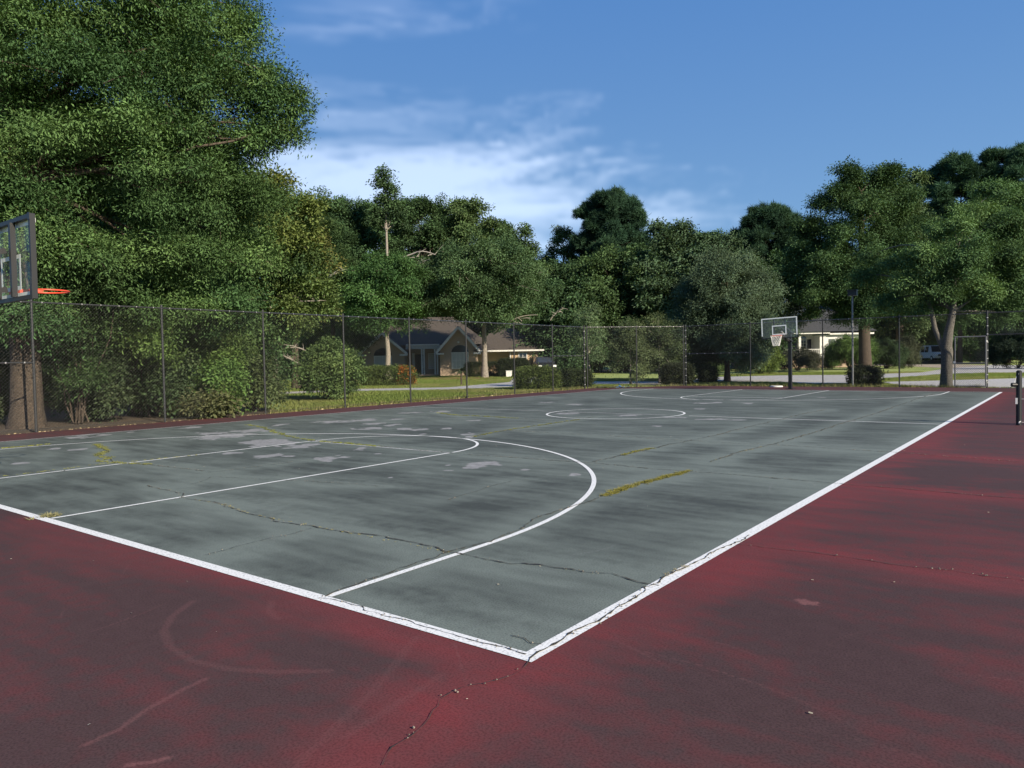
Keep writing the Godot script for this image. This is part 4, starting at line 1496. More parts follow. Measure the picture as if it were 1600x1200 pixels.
func hedge(label: String, base: Vector3, turn: float, w: float, h: float, d: float, color: Color, s: int, rounded := .25, flower := 0.0) -> void:
	var o := thing("clipped_hedge", label, "hedge", base, turn)
	var rng := RandomNumberGenerator.new()
	rng.seed = s
	var sb := MB.new()
	for k in int(w * 5) + 3:
		limb(sb, Vector3(rng.randf_range(-.45, .45) * w, 0, rng.randf_range(-.3, .3) * d), Vector3(rng.randf_range(-.45, .45) * w, h * .8, rng.randf_range(-.35, .35) * d), .02, .006, rng, 5, .0)
	part("stems", sb.mesh(), M.bark, o)
	var xf := []
	var cols := []
	var n := int((w * h * 2 + w * d + d * h * 2) * 62)
	for k in n:
		var p := Vector3(rng.randf_range(-1, 1), rng.randf_range(-1, 1), rng.randf_range(-1, 1))
		# push towards the surface of a rounded box
		var m := maxf(absf(p.x), maxf(absf(p.y), absf(p.z)))
		p = p / m * lerpf(.8, 1.0, pow(rng.randf(), .5))
		var l := p.length()
		p = p.lerp(p / l * minf(l, 1.08), rounded * 2.0)
		xf.append(Transform3D(Basis.from_euler(Vector3(rng.randfn(0, .6), rng.randf() * TAU, rng.randfn(0, .6))).scaled(Vector3.ONE * rng.randf_range(.8, 1.2)), Vector3(p.x * w * .5, h * .5 + p.y * h * .5 + .03, p.z * d * .5)))
		cols.append(color * rng.randf_range(.75, 1.25))
		if flower > 0 and p.x > .45 and rng.randf() < flower:
			cols[-1] = Color(.36, .12, .03)
	scatter("foliage", cluster_for("hedge"), M.leaf, xf, cols, o)

func dead_branch(b: MB, a: Vector3, e: Vector3, r: float, rng: RandomNumberGenerator) -> void:
	limb(b, a, e, r, r * .4, rng, 6, .08)
	for k in 7:
		var t := rng.randf_range(.3, 1.0)
		var p := a.lerp(e, t)
		var q := p + Vector3(rng.randfn(), rng.randfn() * .7 + .15, rng.randfn()).normalized() * (e - a).length() * rng.randf_range(.15, .4)
		limb(b, p, q, r * .4, r * .12, rng, 5, .05)

func planting() -> void:
	# --- the big oak behind the left fence
	var base := wp(-18.55, 4.35)
	var o := thing("oak_tree", "huge broad oak towering over the left fence", "tree", base)
	var L := []
	for q in [[60, -130, 18.5, 2.4], [200, -120, 19, 2.4], [300, -70, 20, 1.9], [40, 30, 18.5, 2.1], [160, 20, 19, 2.2], [270, 30, 19.5, 2.1], [325, 50, 20.5, 1.5], [370, 95, 21, 1.2], [110, 120, 18.5, 2.0], [225, 120, 19, 2.2], [330, 140, 20.5, 1.9], [400, 150, 21, 1.15], [440, 160, 21, .8], [420, 200, 21, .85], [60, 210, 19, 1.6], [170, 215, 18.8, 2.0], [285, 225, 20, 1.9], [365, 220, 21, 1.4], [120, 290, 20, 1.2], [235, 300, 19.5, 1.7], [345, 300, 21, 1.7], [395, 310, 23, 1.15], [30, 310, 18.2, 1.4], [80, 370, 18.4, 1.5], [20, 410, 18.6, 1.3], [150, 400, 19.2, 1.4], [230, 400, 20.2, 1.6], [310, 400, 21, 1.5], [380, 385, 23, 1.6], [90, 460, 19.4, 1.3], [200, 470, 20.8, 1.4], [290, 480, 21.6, 1.4], [360, 470, 22.8, 1.3], [-60, 60, 18, 2.3], [-60, 250, 18, 2.0], [-50, 400, 18.5, 1.6], [50, 500, 18.2, .9], [10, 470, 18.0, 1.0], [465, 148, 21, .45], [470, 172, 21, .4], [452, 205, 21, .45], [385, 45, 21, .6], [365, 10, 21, .7], [425, 115, 21, .55], [395, 235, 21, .5], [432, 225, 21, .35]]:
		L.append([at(q[0], q[1], q[2]), q[3]])
	var tp := []
	var tr := []
	for q in [[42, 672, .5], [42, 640, .38], [40, 560, .34], [36, 470, .33], [28, 380, .34], [24, 290, .31], [16, 200, .27], [8, 110, .2], [10, 20, .14], [30, -80, .08]]:
		tp.append(at(q[0], q[1], 18.9))
		tr.append(q[2])
	tp[0].y = -.15
	tree_from(o, L, tp, tr, "near", Color(.062, .102, .034), Color(.105, .145, .042), .56, 201, M.bark, .5)
	# --- undergrowth behind the left fence
	var gr := "undergrowth behind the left fence"
	shrub("wild_shrub", "bright green leafy shrub against the left fence", foot(345, 23.0), [[Vector3(-.5, .9, .1), .7], [Vector3(.4, 1.15, 0), .75], [Vector3(0, 1.6, -.2), .6], [Vector3(.9, .7, .3), .5]], "shrub", Color(.088, .135, .032), Color(.115, .155, .034), 1.3, 211)
	shrub("wild_shrub", "dark tangled shrub left of the lawn, below the tall tree", foot(396, 23.8), round_lobes(1.7, 1.9, 7, 3), "shrub", Color(.062, .080, .030), Color(.10, .11, .04), 1.2, 212)
	shrub("wild_shrub", "low brownish shrub spreading at the foot of the fence", foot(285, 21.8), [[Vector3(-.5, .35, 0), .42], [Vector3(.3, .3, .1), .4], [Vector3(1.0, .35, .1), .42], [Vector3(1.8, .35, 0), .45]], "shrub", Color(.085, .085, .035), Color(.14, .12, .05), 1.2, 213)
	shrub("understory_tree", "leafy understory sapling hanging over the fence beside the oak trunk", foot(215, 22.4), [[Vector3(-.9, 2.6, .6), .8], [Vector3(.2, 2.2, .8), .8], [Vector3(1.0, 2.9, .3), .9], [Vector3(.2, 3.3, 0), .9], [Vector3(-.3, 1.6, .7), .55], [Vector3(1.6, 2.2, .3), .7]], "near", Color(.075, .11, .032), Color(.11, .145, .036), 1.1, 214)
	shrub("understory_tree", "understory tree with drooping leaves behind the second fence bay", foot(335, 25.0), [[Vector3(-.8, 2.8, .6), 1.0], [Vector3(.5, 2.5, .6), 1.0], [Vector3(1.3, 3.2, .2), 1.0], [Vector3(-.2, 3.8, 0), 1.1], [Vector3(1.6, 2.0, .4), .8]], "near", Color(.07, .10, .030), Color(.11, .135, .036), 1.1, 215)
	shrub("understory_tree", "understory sapling beside the oak trunk with shade put into its leaf colour", foot(118, 19.75), [[Vector3(-.7, 3.3, 0), .75], [Vector3(.3, 2.8, .0), .7], [Vector3(.7, 3.6, -.2), .8], [Vector3(-.2, 2.0, 0), .6], [Vector3(-.3, 4.3, 0), .8], [Vector3(.5, 1.3, 0), .55], [Vector3(-.9, 4.4, .2), .7]], "near", Color(.05, .072, .026), Color(.07, .10, .03), 1.0, 216)  # leaf colour darkened to stand in for shade under the oak
	shrub("wild_shrub", "dark low undergrowth beside the oak's foot", foot(140, 21.0), [[Vector3(-.9, .6, 0), .65], [Vector3(0, .8, .1), .75], [Vector3(.9, .7, .1), .7], [Vector3(.4, 1.5, -.3), .7], [Vector3(-.6, 1.5, -.4), .6]], "shrub", Color(.040, .052, .022), Color(.06, .07, .03), 1.1, 217)
	shrub("wild_shrub", "dark leafy undergrowth between the oak and the bright shrub", foot(235, 21.9), [[Vector3(-.8, .6, 0), .65], [Vector3(0, .9, -.1), .75], [Vector3(.8, .7, 0), .65], [Vector3(.2, 1.6, -.3), .65]], "shrub", Color(.045, .06, .024), Color(.065, .08, .03), 1.1, 218)
	shrub("wild_shrub", "dark bush crowding the left side of oak trunk", foot(-20, 20.0), [[Vector3(-.9, .8, 0), .8], [Vector3(.1, .7, 0), .7], [Vector3(-.4, 1.7, -.3), .8]], "shrub", Color(.04, .052, .022), Color(.06, .07, .03), 1.1, 219)
	# --- woods behind the oak
	var wg := "woodland trees behind the big oak"
	var k := 0
	for q in [[-60, 30, 15, 5.5], [60, 33, 13, 5.0], [170, 31, 11, 4.5], [250, 34, 14, 5.2], [330, 36, 12, 4.6], [140, 42, 17, 6.0], [300, 46, 16, 6.0], [20, 44, 17, 6.0], [-120, 26, 13, 5.0]]:
		tree("woodland_tree", "woodland tree standing close behind the big oak", foot(q[0], q[1]), q[2], q[3], 1.0, "mid", Color(.056, .085, .032), Color(.082, .112, .036), 22, .8, 220 + k, M.bark, -1.0, wg)
		k += 1
	# --- tall tree with yellowing leaves at the edge of the lawn
	o = tree("yellowing_tree", "tall tree with yellowing leaves at the lawn's left edge", foot(428, 37.0), 11.2, 3.5, 4.2, "mid", Color(.075, .10, .030), Color(.145, .14, .032), 24, .95, 241, M.pale_bark, .2)
	var rng := RandomNumberGenerator.new()
	rng.seed = 9
	var db := MB.new()
	for q in [[436, 540, 478, 548], [436, 555, 470, 570], [440, 480, 500, 470]]:
		dead_branch(db, at(q[0], q[1], 36.8) - o.position, at(q[2], q[3], 36.0) - o.position, .05, rng)
	part("dead_branches", db.mesh(), M.dead_wood, o)
	tree("woodland_tree", "orange-tinged tree between the yellowing tree and the woods", foot(462, 46), 11.5, 3.0, 4.0, "mid", Color(.075, .095, .030), Color(.15, .125, .034), 20, .8, 242, M.bark)
	# --- woods behind the brick house
	var far := [
		["woodland_tree", "wide dark woodland tree left of the tall spindly tree", 500, 88, 21.5, 7.0, 3, .050, .080, .031, 251],
		["woodland_tree", "dark woodland tree under the spindly tree", 560, 92, 22.0, 6.0, 3, .050, .080, .031, 252],
		["woodland_tree", "rounded dark tree right of the spindly tree", 662, 94, 22.5, 5.0, 3, .045, .070, .026, 253],
		["woodland_tree", "pale yellow-green tree topping the woods over the brick house", 735, 94, 22.3, 5.2, 4, .078, .105, .036, 254],
		["woodland_tree", "sloping green tree at the right end of the woods", 805, 92, 18.5, 5.2, 3, .060, .085, .030, 255],
		["woodland_tree", "low dark tree filling the gap beside the woods", 850, 98, 14.5, 5.0, 2, .050, .080, .031, 256],
		["woodland_tree", "yellowish tree beside the tall pine", 882, 104, 20.0, 3.2, 6, .10, .115, .038, 257],
		["woodland_tree", "dark broad tree below the tall pine", 905, 92, 14.0, 6.0, 2, .045, .070, .026, 258],
		["woodland_tree", "olive-green tree mass behind the sapling", 960, 80, 13.3, 6.0, 1.5, .055, .080, .028, 259],
		["woodland_tree", "loose grey-green tree with spiky top behind the round tree", 1045, 79, 15.8, 6.4, 2, .060, .085, .040, 260],
		["woodland_tree", "grey-green tree between the round tree and right pine", 1120, 76, 14.0, 5.0, 2, .058, .082, .038, 261],
		["woodland_tree", "dark tree closing the view behind the white-framed hoop", 1185, 84, 13.0, 5.5, 2, .050, .080, .031, 262],
		["woodland_tree", "round tree behind the parked dark car", 880, 78, 10.0, 5.0, 1, .050, .078, .031, 263],
		["woodland_tree", "round tree beyond the brick house's wing", 830, 92, 11.0, 5.0, 1, .050, .078, .031, 264],
		["woodland_tree", "broad tree behind the left gable of brick house", 540, 84, 12.0, 6.0, 1, .050, .078, .031, 265],
		["woodland_tree", "broad tree between the lawn shrub and brick house", 485, 84, 13.0, 6.0, 1, .050, .080, .031, 266],
		["woodland_tree", "dark tree behind the white house roof", 1290, 100, 17.0, 7.0, 2, .050, .078, .031, 267],
		["woodland_tree", "tall tree crowning between oak and right pine", 1405, 84, 22.5, 5.0, 4, .060, .080, .032, 268],
		["woodland_tree", "green tree filling between the large dark oak and the pines", 1432, 104, 26.0, 6.0, 5, .058, .080, .034, 272],
		["woodland_tree", "tall dark tree at the woods' left end", 455, 104, 24.5, 6, 2, .052, .082, .031, 321],
		["woodland_tree", "tall woodland tree behind the dead-limbed tree", 525, 108, 25.5, 6.5, 2, .052, .082, .031, 322],
		["woodland_tree", "tall woodland tree backing the spindly one", 590, 110, 24.5, 6.5, 2, .052, .082, .031, 323],
		["woodland_tree", "tall woodland tree over the porch roof", 650, 106, 25, 6.5, 2, .052, .082, .031, 324],
		["woodland_tree", "tall woodland tree over the arched gable", 705, 108, 25, 6.5, 2, .052, .082, .031, 325],
		["woodland_tree", "woodland tree sloping down behind the wing roof", 775, 106, 21.5, 6.5, 2, .052, .082, .031, 326],
		["woodland_tree", "woodland tree at the foot of the wood's right slope", 835, 108, 17, 6, 2, .052, .082, .031, 327],
		["woodland_tree", "woodland tree backing the olive tree", 1000, 100, 18, 6.5, 2, .052, .082, .031, 328],
		["woodland_tree", "woodland tree backing the spiky-topped tree", 1085, 100, 18.5, 6.5, 2, .052, .082, .031, 329],
		["woodland_tree", "woodland tree left of the right pine", 1150, 102, 18, 6, 2, .052, .082, .031, 330],
		["woodland_tree", "woodland tree between right pine and large oak", 1240, 100, 18, 6, 2, .052, .082, .031, 335],
		["woodland_tree", "low far tree behind the brownish driveway shrub", 1395, 122, 12, 7, .6, .052, .082, .031, 351],
		["woodland_tree", "low far tree behind the parked white van", 1475, 132, 13, 7.5, .6, .052, .082, .031, 352],
		["woodland_tree", "low far tree seen through the open gateway", 1555, 128, 13, 8, .6, .052, .082, .031, 353],
		["woodland_tree", "low far tree beyond the vine-covered bank", 1640, 120, 14, 8, .6, .052, .082, .031, 354],
		["woodland_tree", "low far tree behind the white house's right end", 1345, 118, 13, 7, .6, .052, .082, .031, 355],
		["woodland_tree", "dark tree over the parked white vehicle", 1430, 112, 16.0, 7.0, 3, .050, .078, .031, 269],
		["woodland_tree", "dark tree behind the gate", 1520, 118, 18.0, 8.0, 1, .050, .078, .031, 270],
		["woodland_tree", "dark tree right of the gate behind vines", 1620, 90, 18.0, 8.0, 1, .050, .078, .031, 271]]
	for q in far:
		tree(q[0], q[1], foot(q[2], q[3]), q[4], q[5], q[6], "far", Color(q[7], q[8], q[9]), Color(q[7] * 1.25, q[8] * 1.2, q[9] * 1.1), 28, 1.15, q[10], M.bark)
	# spindly tall tree
	base = foot(600, 84)
	o = thing("spindly_tree", "tall spindly tree standing out above the woods", "tree", base)
	L = []
	for q in [[600, 272, .9], [595, 285, 1.1], [608, 298, 1.1], [598, 312, 1.3], [612, 322, 1.0], [592, 330, 1.0], [620, 330, 1.0], [585, 345, 1.2], [625, 350, 1.2]]:
		L.append([at(q[0], q[1], 84), q[2]])
	tp = []
	tr = []
	for j in 9:
		tp.append(at(611 - j * 1.2, 590 - j * 38, 84))
		tr.append(.3 * (1.0 - j * .1))
	tp[0].y = -.1
	tree_from(o, L, tp, tr, "far", Color(.05, .075, .03), Color(.07, .1, .035), 1.0, 280, M.pale_bark, .6)
	# trees standing before the brick house
	o = tree("lawn_tree", "green tree with pale forked trunk before the left gable", foot(606, 64), 11.0, 4.3, 5.6, "mid", Color(.058, .102, .032), Color(.078, .128, .036), 26, .75, 281, M.pale_bark, .27)
	o = tree("lawn_tree", "broad grey-green tree leaning over the brick house's wing", foot(757, 66), 12.6, 6.2, 6.4, "mid", Color(.058, .088, .036), Color(.078, .108, .042), 32, .75, 282, M.pale_bark, .28)
	db = MB.new()
	for q in [[770, 520, 840, 492], [860, 500, 880, 480], [775, 480, 735, 470]]:
		dead_branch(db, at(q[0], q[1], 64) - o.position, at(q[2], q[3], 63) - o.position, .07, rng)
	part("dead_branches", db.mesh(), M.dead_wood, o)
	o = tree("dead_limbed_tree", "dark tree with bare pale dead limbs left of the house", foot(520, 72), 15.5, 4.5, 3.0, "mid", Color(.045, .068, .024), Color(.07, .095, .03), 22, .9, 283, M.bark)
	db = MB.new()
	for q in [[510, 440, 535, 420], [500, 470, 530, 478], [625, 405, 680, 398], [640, 420, 672, 405]]:
		dead_branch(db, at(q[0], q[1], 66) - o.position, at(q[2], q[3], 65) - o.position, .09, rng)
	part("dead_branches", db.mesh(), M.dead_wood, o)
	# pines
	pine("tall pine with clumped dark needles above the middle trees", foot(957, 98), 22.8, 4.6, 13.5, 291)
	pine("dark pine rising behind the far backboard", foot(1202, 98), 20.6, 4.2, 11.5, 292)
	pine("large dark pine topping the trees at the right", foot(1500, 92), 25.0, 4.8, 11.0, 293)
	pine("dark pine at the right end, behind the forked tree", foot(1575, 90), 25.5, 5.2, 11.0, 294)
	# round tree behind the far fence
	tree("round_tree", "rounded olive-grey tree with twin trunks behind the far fence", foot(1136, 44), 7.6, 3.3, 1.7, "fine", Color(.070, .090, .048), Color(.095, .115, .062), 34, 1.0, 301, M.bark, .17)
	tree("sapling", "slender sapling with pale stems at the fence corner", foot(921, 39.2), 4.3, 1.05, 1.6, "near", Color(.105, .13, .055), Color(.13, .16, .07), 11, .75, 302, M.pale_bark, .06)
	tree("sapling", "scraggly small tree with drooping leaves right of the sapling", foot(985, 42), 3.6, 1.3, .8, "near", Color(.09, .105, .045), Color(.13, .14, .06), 12, .8, 303, M.pale_bark, .07)
	tree("sapling", "scraggly small tree nearer the round tree", foot(1030, 43), 4.0, 1.5, .9, "near", Color(.08, .095, .04), Color(.12, .13, .055), 13, .9, 304, M.pale_bark, .07)
	tree("flowering_tree", "white-blossomed tree behind the far backboard", foot(1236, 62), 6.3, 1.5, 4.4, "mid", Color(.06, .075, .035), Color(.09, .1, .05), 10, .7, 305, M.bark, .08)
	var bl := get_child(get_child_count() - 1)
	var xf := []
	var cols := []
	for j in 60:
		xf.append(Transform3D(Basis(Vector3.UP, rng.randf() * TAU), Vector3(rng.randfn(0.3, .8), rng.randf_range(4.3, 6.4), rng.randfn(0, .8))))
		cols.append(Color(.72, .70, .70))
	scatter("blossom", cluster_for("bloom"), M.leaf, xf, cols, bl)
	# big dark oak on the right
	base = foot(1352, 60.5)
	o = thing("oak_tree", "large dark oak with pale-footed trunk before the white house", "tree", base)
	L = []
	for q in [[1330, 275, 60, 1.7], [1380, 275, 61, 1.7], [1300, 310, 60, 1.8], [1350, 320, 58, 2.2], [1410, 320, 61, 2.0], [1270, 350, 60, 1.7], [1320, 365, 58, 2.3], [1390, 370, 59, 2.3], [1255, 395, 60, 1.8], [1300, 415, 58, 2.2], [1360, 420, 57, 2.3], [1425, 400, 61, 2.0], [1240, 430, 60, 1.6], [1275, 455, 58, 1.7], [1330, 465, 58, 1.9], [1395, 460, 59, 2.0], [1225, 455, 61, 1.3], [1268, 488, 60, .95], [1312, 496, 60, 1.0], [1350, 492, 58, 1.1], [1420, 480, 60, 1.4], [1350, 300, 64, 2.2], [1320, 420, 64, 2.4], [1380, 440, 65, 2.4]]:
		L.append([at(q[0], q[1], q[2]), q[3]])
	tp = []
	tr = []
	for q in [[1353, 583, .62], [1352, 570, .52], [1351, 540, .46], [1350, 500, .42], [1350, 450, .36], [1347, 400, .28], [1346, 350, .2], [1346, 300, .1]]:
		tp.append(at(q[0], q[1], 60.5))
		tr.append(q[2])
	tp[0].y = -.1
	tree_from(o, L, tp, tr, "mid", Color(.046, .074, .028), Color(.066, .096, .034), 1.35, 311, M.bark, .4)
	# forked tree by the gate
	base = wp(-2.3, 33.5)
	o = thing("forked_tree", "light green tree with a pale forked trunk beside the gate", "tree", base)
	L = []
	for q in [[1480, 350, 33, 1.0], [1530, 340, 34, 1.1], [1580, 350, 33, 1.1], [1440, 400, 33, 1.0], [1500, 400, 32.5, 1.2], [1560, 400, 33, 1.2], [1610, 400, 33, 1.2], [1420, 440, 33.5, .8], [1470, 450, 33, 1.0], [1530, 455, 33, 1.1], [1590, 450, 33, 1.1], [1400, 410, 34.5, .7], [1450, 480, 33.6, .7], [1510, 490, 33.8, .7], [1570, 490, 33.8, .8], [1390, 470, 34.5, .6], [1550, 300, 35, .9], [1600, 310, 35, 1.0], [1350, 430, 36, .6], [1370, 395, 36, .6]]:
		L.append([at(q[0], q[1], q[2] - 1.6), q[3]])
	tb_fork(o, base)
	tree_from(o, L, [base + Vector3(0, 1.6, 0), base + Vector3(.1, 2.4, 0), base + Vector3(.25, 3.2, 0), base + Vector3(.3, 4.4, 0), base + Vector3(.4, 5.6, 0)], [.22, .17, .13, .09, .04], "near", Color(.078, .118, .042), Color(.115, .158, .052), 1.25, 312, M.grey_bark, .4)
	# shrubs before the white house
	shrub("round_shrub", "yellow-green rounded shrub left of the hoop pole", foot(1190, 60), round_lobes(3.2, 2.6, 9, 21), "shrub", Color(.12, .15, .035), Color(.16, .18, .045), 1.2, 321)
	shrub("round_shrub", "wide dark purple-brown shrub behind the hoop pole", foot(1246, 70), round_lobes(4.2, 2.25, 11, 22), "shrub", Color(.050, .050, .032), Color(.075, .068, .045), 1.2, 322)
	shrub("round_shrub", "big light green shrub behind the oak trunk", foot(1328, 72), round_lobes(4.6, 3.6, 13, 23), "shrub", Color(.085, .125, .034), Color(.12, .16, .04), 1.2, 323)
	shrub("round_shrub", "low green shrub below the white porch", foot(1286, 74), round_lobes(2.2, 1.3, 6, 24), "shrub", Color(.07, .10, .03), Color(.09, .12, .035), 1.1, 324)
	shrub("round_shrub", "dark shrub right of the oak trunk", foot(1385, 72), round_lobes(3.6, 3.1, 10, 25), "shrub", Color(.045, .062, .028), Color(.06, .08, .03), 1.2, 325)
	shrub("round_shrub", "brownish shrub with a bare stem by the driveway", foot(1412, 74), round_lobes(3.0, 3.4, 9, 26), "shrub", Color(.07, .072, .038), Color(.09, .085, .045), 1.1, 326)
	shrub("round_shrub", "light shrub at the left foot of the round tree", foot(1108, 62), round_lobes(3.4, 2.3, 9, 27), "shrub", Color(.09, .115, .04), Color(.12, .14, .05), 1.1, 327)
	shrub("vine_wall", "dark vine-covered bank right of the open gate", foot(1590, 62), [[Vector3(-1.6, 1.2, 0), 1.3], [Vector3(0, 1.6, 0), 1.6], [Vector3(1.8, 1.6, 0), 1.6], [Vector3(3.6, 1.8, 0), 1.7], [Vector3(-.4, 2.6, 0), 1.3], [Vector3(1.4, 2.9, 0), 1.4], [Vector3(5.4, 1.8, 0), 1.7], [Vector3(3.4, 3.0, 0), 1.4]], "shrub", Color(.028, .036, .024), Color(.04, .05, .03), 1.0, 328)
	# lawn shrub and hedges on the left
	shrub("lawn_shrub", "large round leafy shrub on the lawn behind the left fence", foot(517, 30.6), round_lobes(2.3, 2.5, 14, 31), "shrub", Color(.082, .115, .036), Color(.12, .15, .045), 1.3, 331)
	var turn := -YAW
	hedge("long clipped hedge with orange-leaved end before the left gable", foot(605, 48.0), turn, 3.5, 1.15, 1.3, Color(.075, .11, .034), 341, .25, .22)
	hedge("broad rounded light green hedge just behind the fence", foot(838, 37.4), turn, 2.1, 1.0, 1.3, Color(.085, .12, .038), 342, .4)
	hedge("small square dark hedge beside the rounded hedge", foot(881, 38.0), turn, .75, .82, .8, Color(.045, .065, .028), 343, .2)
	hedge("wider square dark hedge at the sapling's foot", foot(907, 38.6), turn, .95, .8, .8, Color(.040, .058, .026), 344, .2)
	hedge("long dark hedge under the brick house's wing", foot(775, 70.0), turn, 6.0, 1.25, 1.2, Color(.032, .045, .022), 345, .2)
	hedge("tall dark hedge by the wing's corner", foot(802, 68.0), turn, 2.7, 1.55, 1.2, Color(.028, .040, .02), 346, .25)
	hedge("dark rounded hedge behind the slanting fence", foot(1058, 39.8), turn, 1.6, 1.05, 1.1, Color(.040, .052, .032), 347, .4)
	hedge("small dark clipped bush left of the round tree", foot(1105, 42.8), turn, .9, .78, .8, Color(.042, .056, .032), 348, .4)
	hedge("dark square hedge at the foot of the grey pole", foot(1351, 34.4), turn, 1.25, .78, .8, Color(.034, .046, .028), 349, .2)
	# small palm on the lawn
	base = foot(720, 46)
	o = thing("small_palm", "small palm with arching fronds before the arched window", "palm", base)
	part("trunk", tube_mesh([Vector3(0, 0, 0), Vector3(.01, .4, 0), Vector3(0, .8, 0)], [.05, .045, .06], 8), M.bark, o)
	for j in 18:
		var a := j * 2.4
		var fb := MB.new()
		var tilt := .25 + .6 * fmod(j * .37, 1.0)
		var prev := Vector3(0, .8, 0)
		for q in range(1, 7):
			var t := q / 6.0
			var p := Vector3(cos(a) * t * .62, .8 + t * .75 * tilt - t * t * .38, sin(a) * t * .62)
			var sd := Vector3(-sin(a), 0, cos(a)) * .09 * sin(minf(t * 3.0, 2.9))
			fb.quad(prev - sd * .8, p - sd, p + sd, prev + sd * .8, Color(.04, .06, .025))
			prev = p
		part("frond", fb.mesh(), M.leaf, o)

func tb_fork(o: Node3D, base: Vector3) -> void:
	var b := MB.new()
	b.tube([Vector3(0, -.1, 0), Vector3(0, .15, 0), Vector3(0.02, .8, 0), Vector3(.03, 1.5, 0), Vector3(.02, 1.75, 0)], [.30, .245, .22, .23, .2], 14, false)
	b.tube([Vector3(-.02, 1.45, 0), Vector3(-.2, 1.85, 0), Vector3(-.42, 2.5, .05), Vector3(-.55, 3.3, .1), Vector3(-.9, 4.4, .2)], [.15, .115, .10, .085, .05], 10, false)
	part("forked_trunk", b.mesh(), M.grey_bark, o)

# ---------------------------------------------------------------- cars, poles, litter
func car(o: Node3D, paint_m: Material, lift: float) -> void:   # a boxy sport utility or van: nose to +Z
	var L := 4.7
	var prof := [Vector2(-2.3, .35), Vector2(-2.32, .95), Vector2(-2.2, 1.1), Vector2(-2.0, 1.68 + lift), Vector2(-1.7, 1.76 + lift), Vector2(.35, 1.76 + lift), Vector2(.6, 1.7 + lift), Vector2(1.15, 1.12), Vector2(2.1, .98), Vector2(2.32, .8), Vector2(2.34, .35)]
	var body := MB.new()
	var ring := func(x: float, inset: float) -> Array:
		var r := []
		for p in prof:
			r.append(Vector3(x, p.y - (inset if p.y > 1.2 else 0.0), p.x))
		return r
	var a: Array = ring.call(-.92, 0.0)
	var b: Array = ring.call(.92, 0.0)
	for k in a.size():
		var k2 := (k + 1) % a.size()
		# roof edges lean in
		var pa: Vector3 = a[k]
		var pb: Vector3 = b[k]
		var qa: Vector3 = a[k2]
		var qb: Vector3 = b[k2]
		for q in [[pa, 1], [qa, 1]]:
			pass
		pa.x = -.92 + (.16 if pa.y > 1.3 else 0.0); pb.x = -pa.x
		qa.x = -.92 + (.16 if qa.y > 1.3 else 0.0); qb.x = -qa.x
		body.quad(pb, pa, qa, qb)
		body.tri(Vector3(-.92, .8, 0), qa, pa)
		body.tri(Vector3(.92, .8, 0), pb, qb)
	part("body", body.mesh(), paint_m, o)
	var gl := MB.new()
	gl.quad(Vector3(-.74, 1.18, 1.13), Vector3(.74, 1.18, 1.13), Vector3(.66, 1.66 + lift, .66), Vector3(-.66, 1.66 + lift, .66))
	part("windscreen", gl.mesh(), M.pane, o)
	var rg := MB.new()
	rg.quad(Vector3(.7, 1.15, -2.2), Vector3(-.7, 1.15, -2.2), Vector3(-.62, 1.62 + lift, -2.05), Vector3(.62, 1.62 + lift, -2.05))
	part("rear_window", rg.mesh(), M.pane, o)
	for s in [-1, 1]:
		for z in [-1.8, -.6]:
			var sg := MB.new()
			var x0: float = s * .925
			var x1: float = s * .80
			sg.quad(Vector3(x0, 1.14, z), Vector3(x0, 1.14, z + 1.0), Vector3(x1, 1.6 + lift, z + .95), Vector3(x1, 1.6 + lift, z + .1))
			part("side_window", sg.mesh(), M.pane, o)
		part("headlight", box_mesh(Vector3(s * .72 - .16, .74, 2.3), Vector3(s * .72 + .16, .92, 2.36)), M.white_frame, o)
		part("mirror", box_mesh(Vector3(s * 1.0 - .08, 1.12, .78), Vector3(s * 1.0 + .08, 1.28, .9)), paint_m, o)
		for z in [-1.45, 1.45]:
			var w := part("wheel", tube_mesh([Vector3(s * .72, .34, z), Vector3(s * .945, .34, z)], [.34, .34], 18), M.tyre, o)
			part("rim", tube_mesh([Vector3(s * .94, .34, z), Vector3(s * .955, .34, z)], [.2, .2], 14), M.galvanised, w)
	part("grille", box_mesh(Vector3(-.5, .62, 2.33), Vector3(.5, .85, 2.37)), M.black, o)
	part("bumper", box_mesh(Vector3(-.93, .36, 2.3), Vector3(.93, .58, 2.42)), M.galvanised if lift > .2 else M.black, o)
	part("number_plate", box_mesh(Vector3(-.16, .42, 2.42), Vector3(.16, .54, 2.43)), M.white_trim, o)

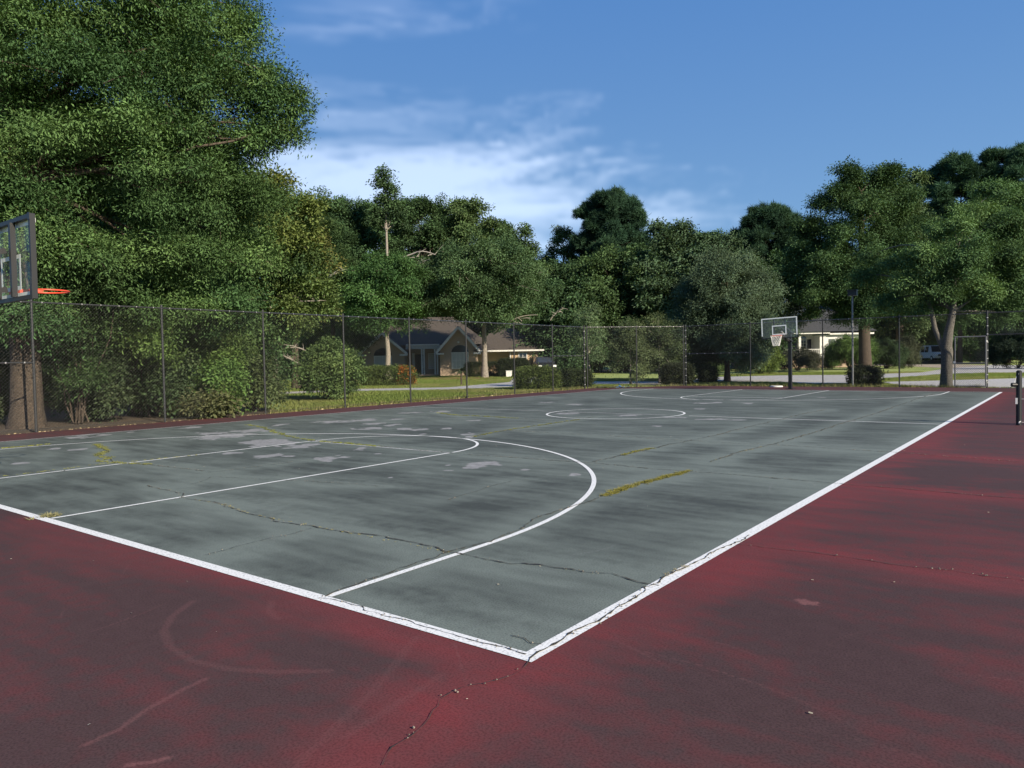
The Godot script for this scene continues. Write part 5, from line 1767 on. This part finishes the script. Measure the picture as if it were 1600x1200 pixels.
func small_things() -> void:
	var o := thing("parked_car", "dark sport utility car parked beside the brick house", "car", foot(848, 74.0), -YAW + .15)
	car(o, plain(lin(.018, .02, .024), .25), 0.0)
	o = thing("parked_van", "white van parked under the trees at the driveway's end", "van", foot(1459, 100.0) + Vector3(0, .35, 0), -YAW - .1)
	car(o, plain(lin(.66, .67, .68), .35), .3)
	part("parking_bank", box_mesh(Vector3(-2.0, -.4, -3), Vector3(2.0, 0, 3)), M.bark, o)
	# grey pole with floodlight behind the far fence
	o = thing("light_pole", "grey pole with a small dark floodlight behind the far fence", "pole", wp(-5.95, 33.15))
	part("pole", tube_mesh([Vector3(0, -.2, 0), Vector3(0, 2, 0), Vector3(0, 4.1, 0)], [.044, .04, .036], 10), plain(lin(.20, .21, .22), .55, .2), o)
	var head := part("floodlight", box_mesh(Vector3(-.17, 4.1, -.1), Vector3(.2, 4.32, .14)), M.black, o)
	part("hood", box_mesh(Vector3(-.19, 4.32, -.12), Vector3(.22, 4.36, .2)), M.black, head)
	# white slab beside the far pole, blue scrap and dark mat at the far corner
	o = thing("white_slab", "flat white slab lying on the red border by the hoop pole", "slab", g3(1213, 604.5, .002))
	var sb := MB.new()
	sb.tube([Vector3(0, 0, 0), Vector3(0, .04, 0), Vector3(0, .05, 0)], [.30, .30, .27], 9)
	part("slab", sb.mesh(), M.white_trim, o)
	o = thing("blue_scrap", "crumpled pale blue scrap on the far corner of the court", "litter", g3(970, 606.3, .005))
	var cs := MB.new()
	var rng := RandomNumberGenerator.new()
	rng.seed = 3
	for k in 14:
		var p := Vector3(rng.randfn(0, .16), rng.randf_range(.01, .1), rng.randfn(0, .12))
		cs.quad(p, p + Vector3(.16, rng.randf_range(-.05, .06), .02), p + Vector3(.15, rng.randf_range(-.03, .08), .14), p + Vector3(0, rng.randf_range(-.03, .06), .12))
	part("sheet", cs.mesh(), plain(lin(.22, .42, .62), .6), o)
	o = thing("dark_mat", "dark crumpled mat at the foot of the slanting fence", "mat", g3(948, 606.2, .005))
	var dm := MB.new()
	for k in 10:
		var p := Vector3(-.5 + k * .1, rng.randf_range(.02, .07), 0)
		dm.quad(p + Vector3(0, 0, .25), p + Vector3(.1, rng.randf_range(-.02, .02), .25), p + Vector3(.1, 0, -.25), p + Vector3(0, 0, -.25))
	part("sheet", dm.mesh(), M.black, o)
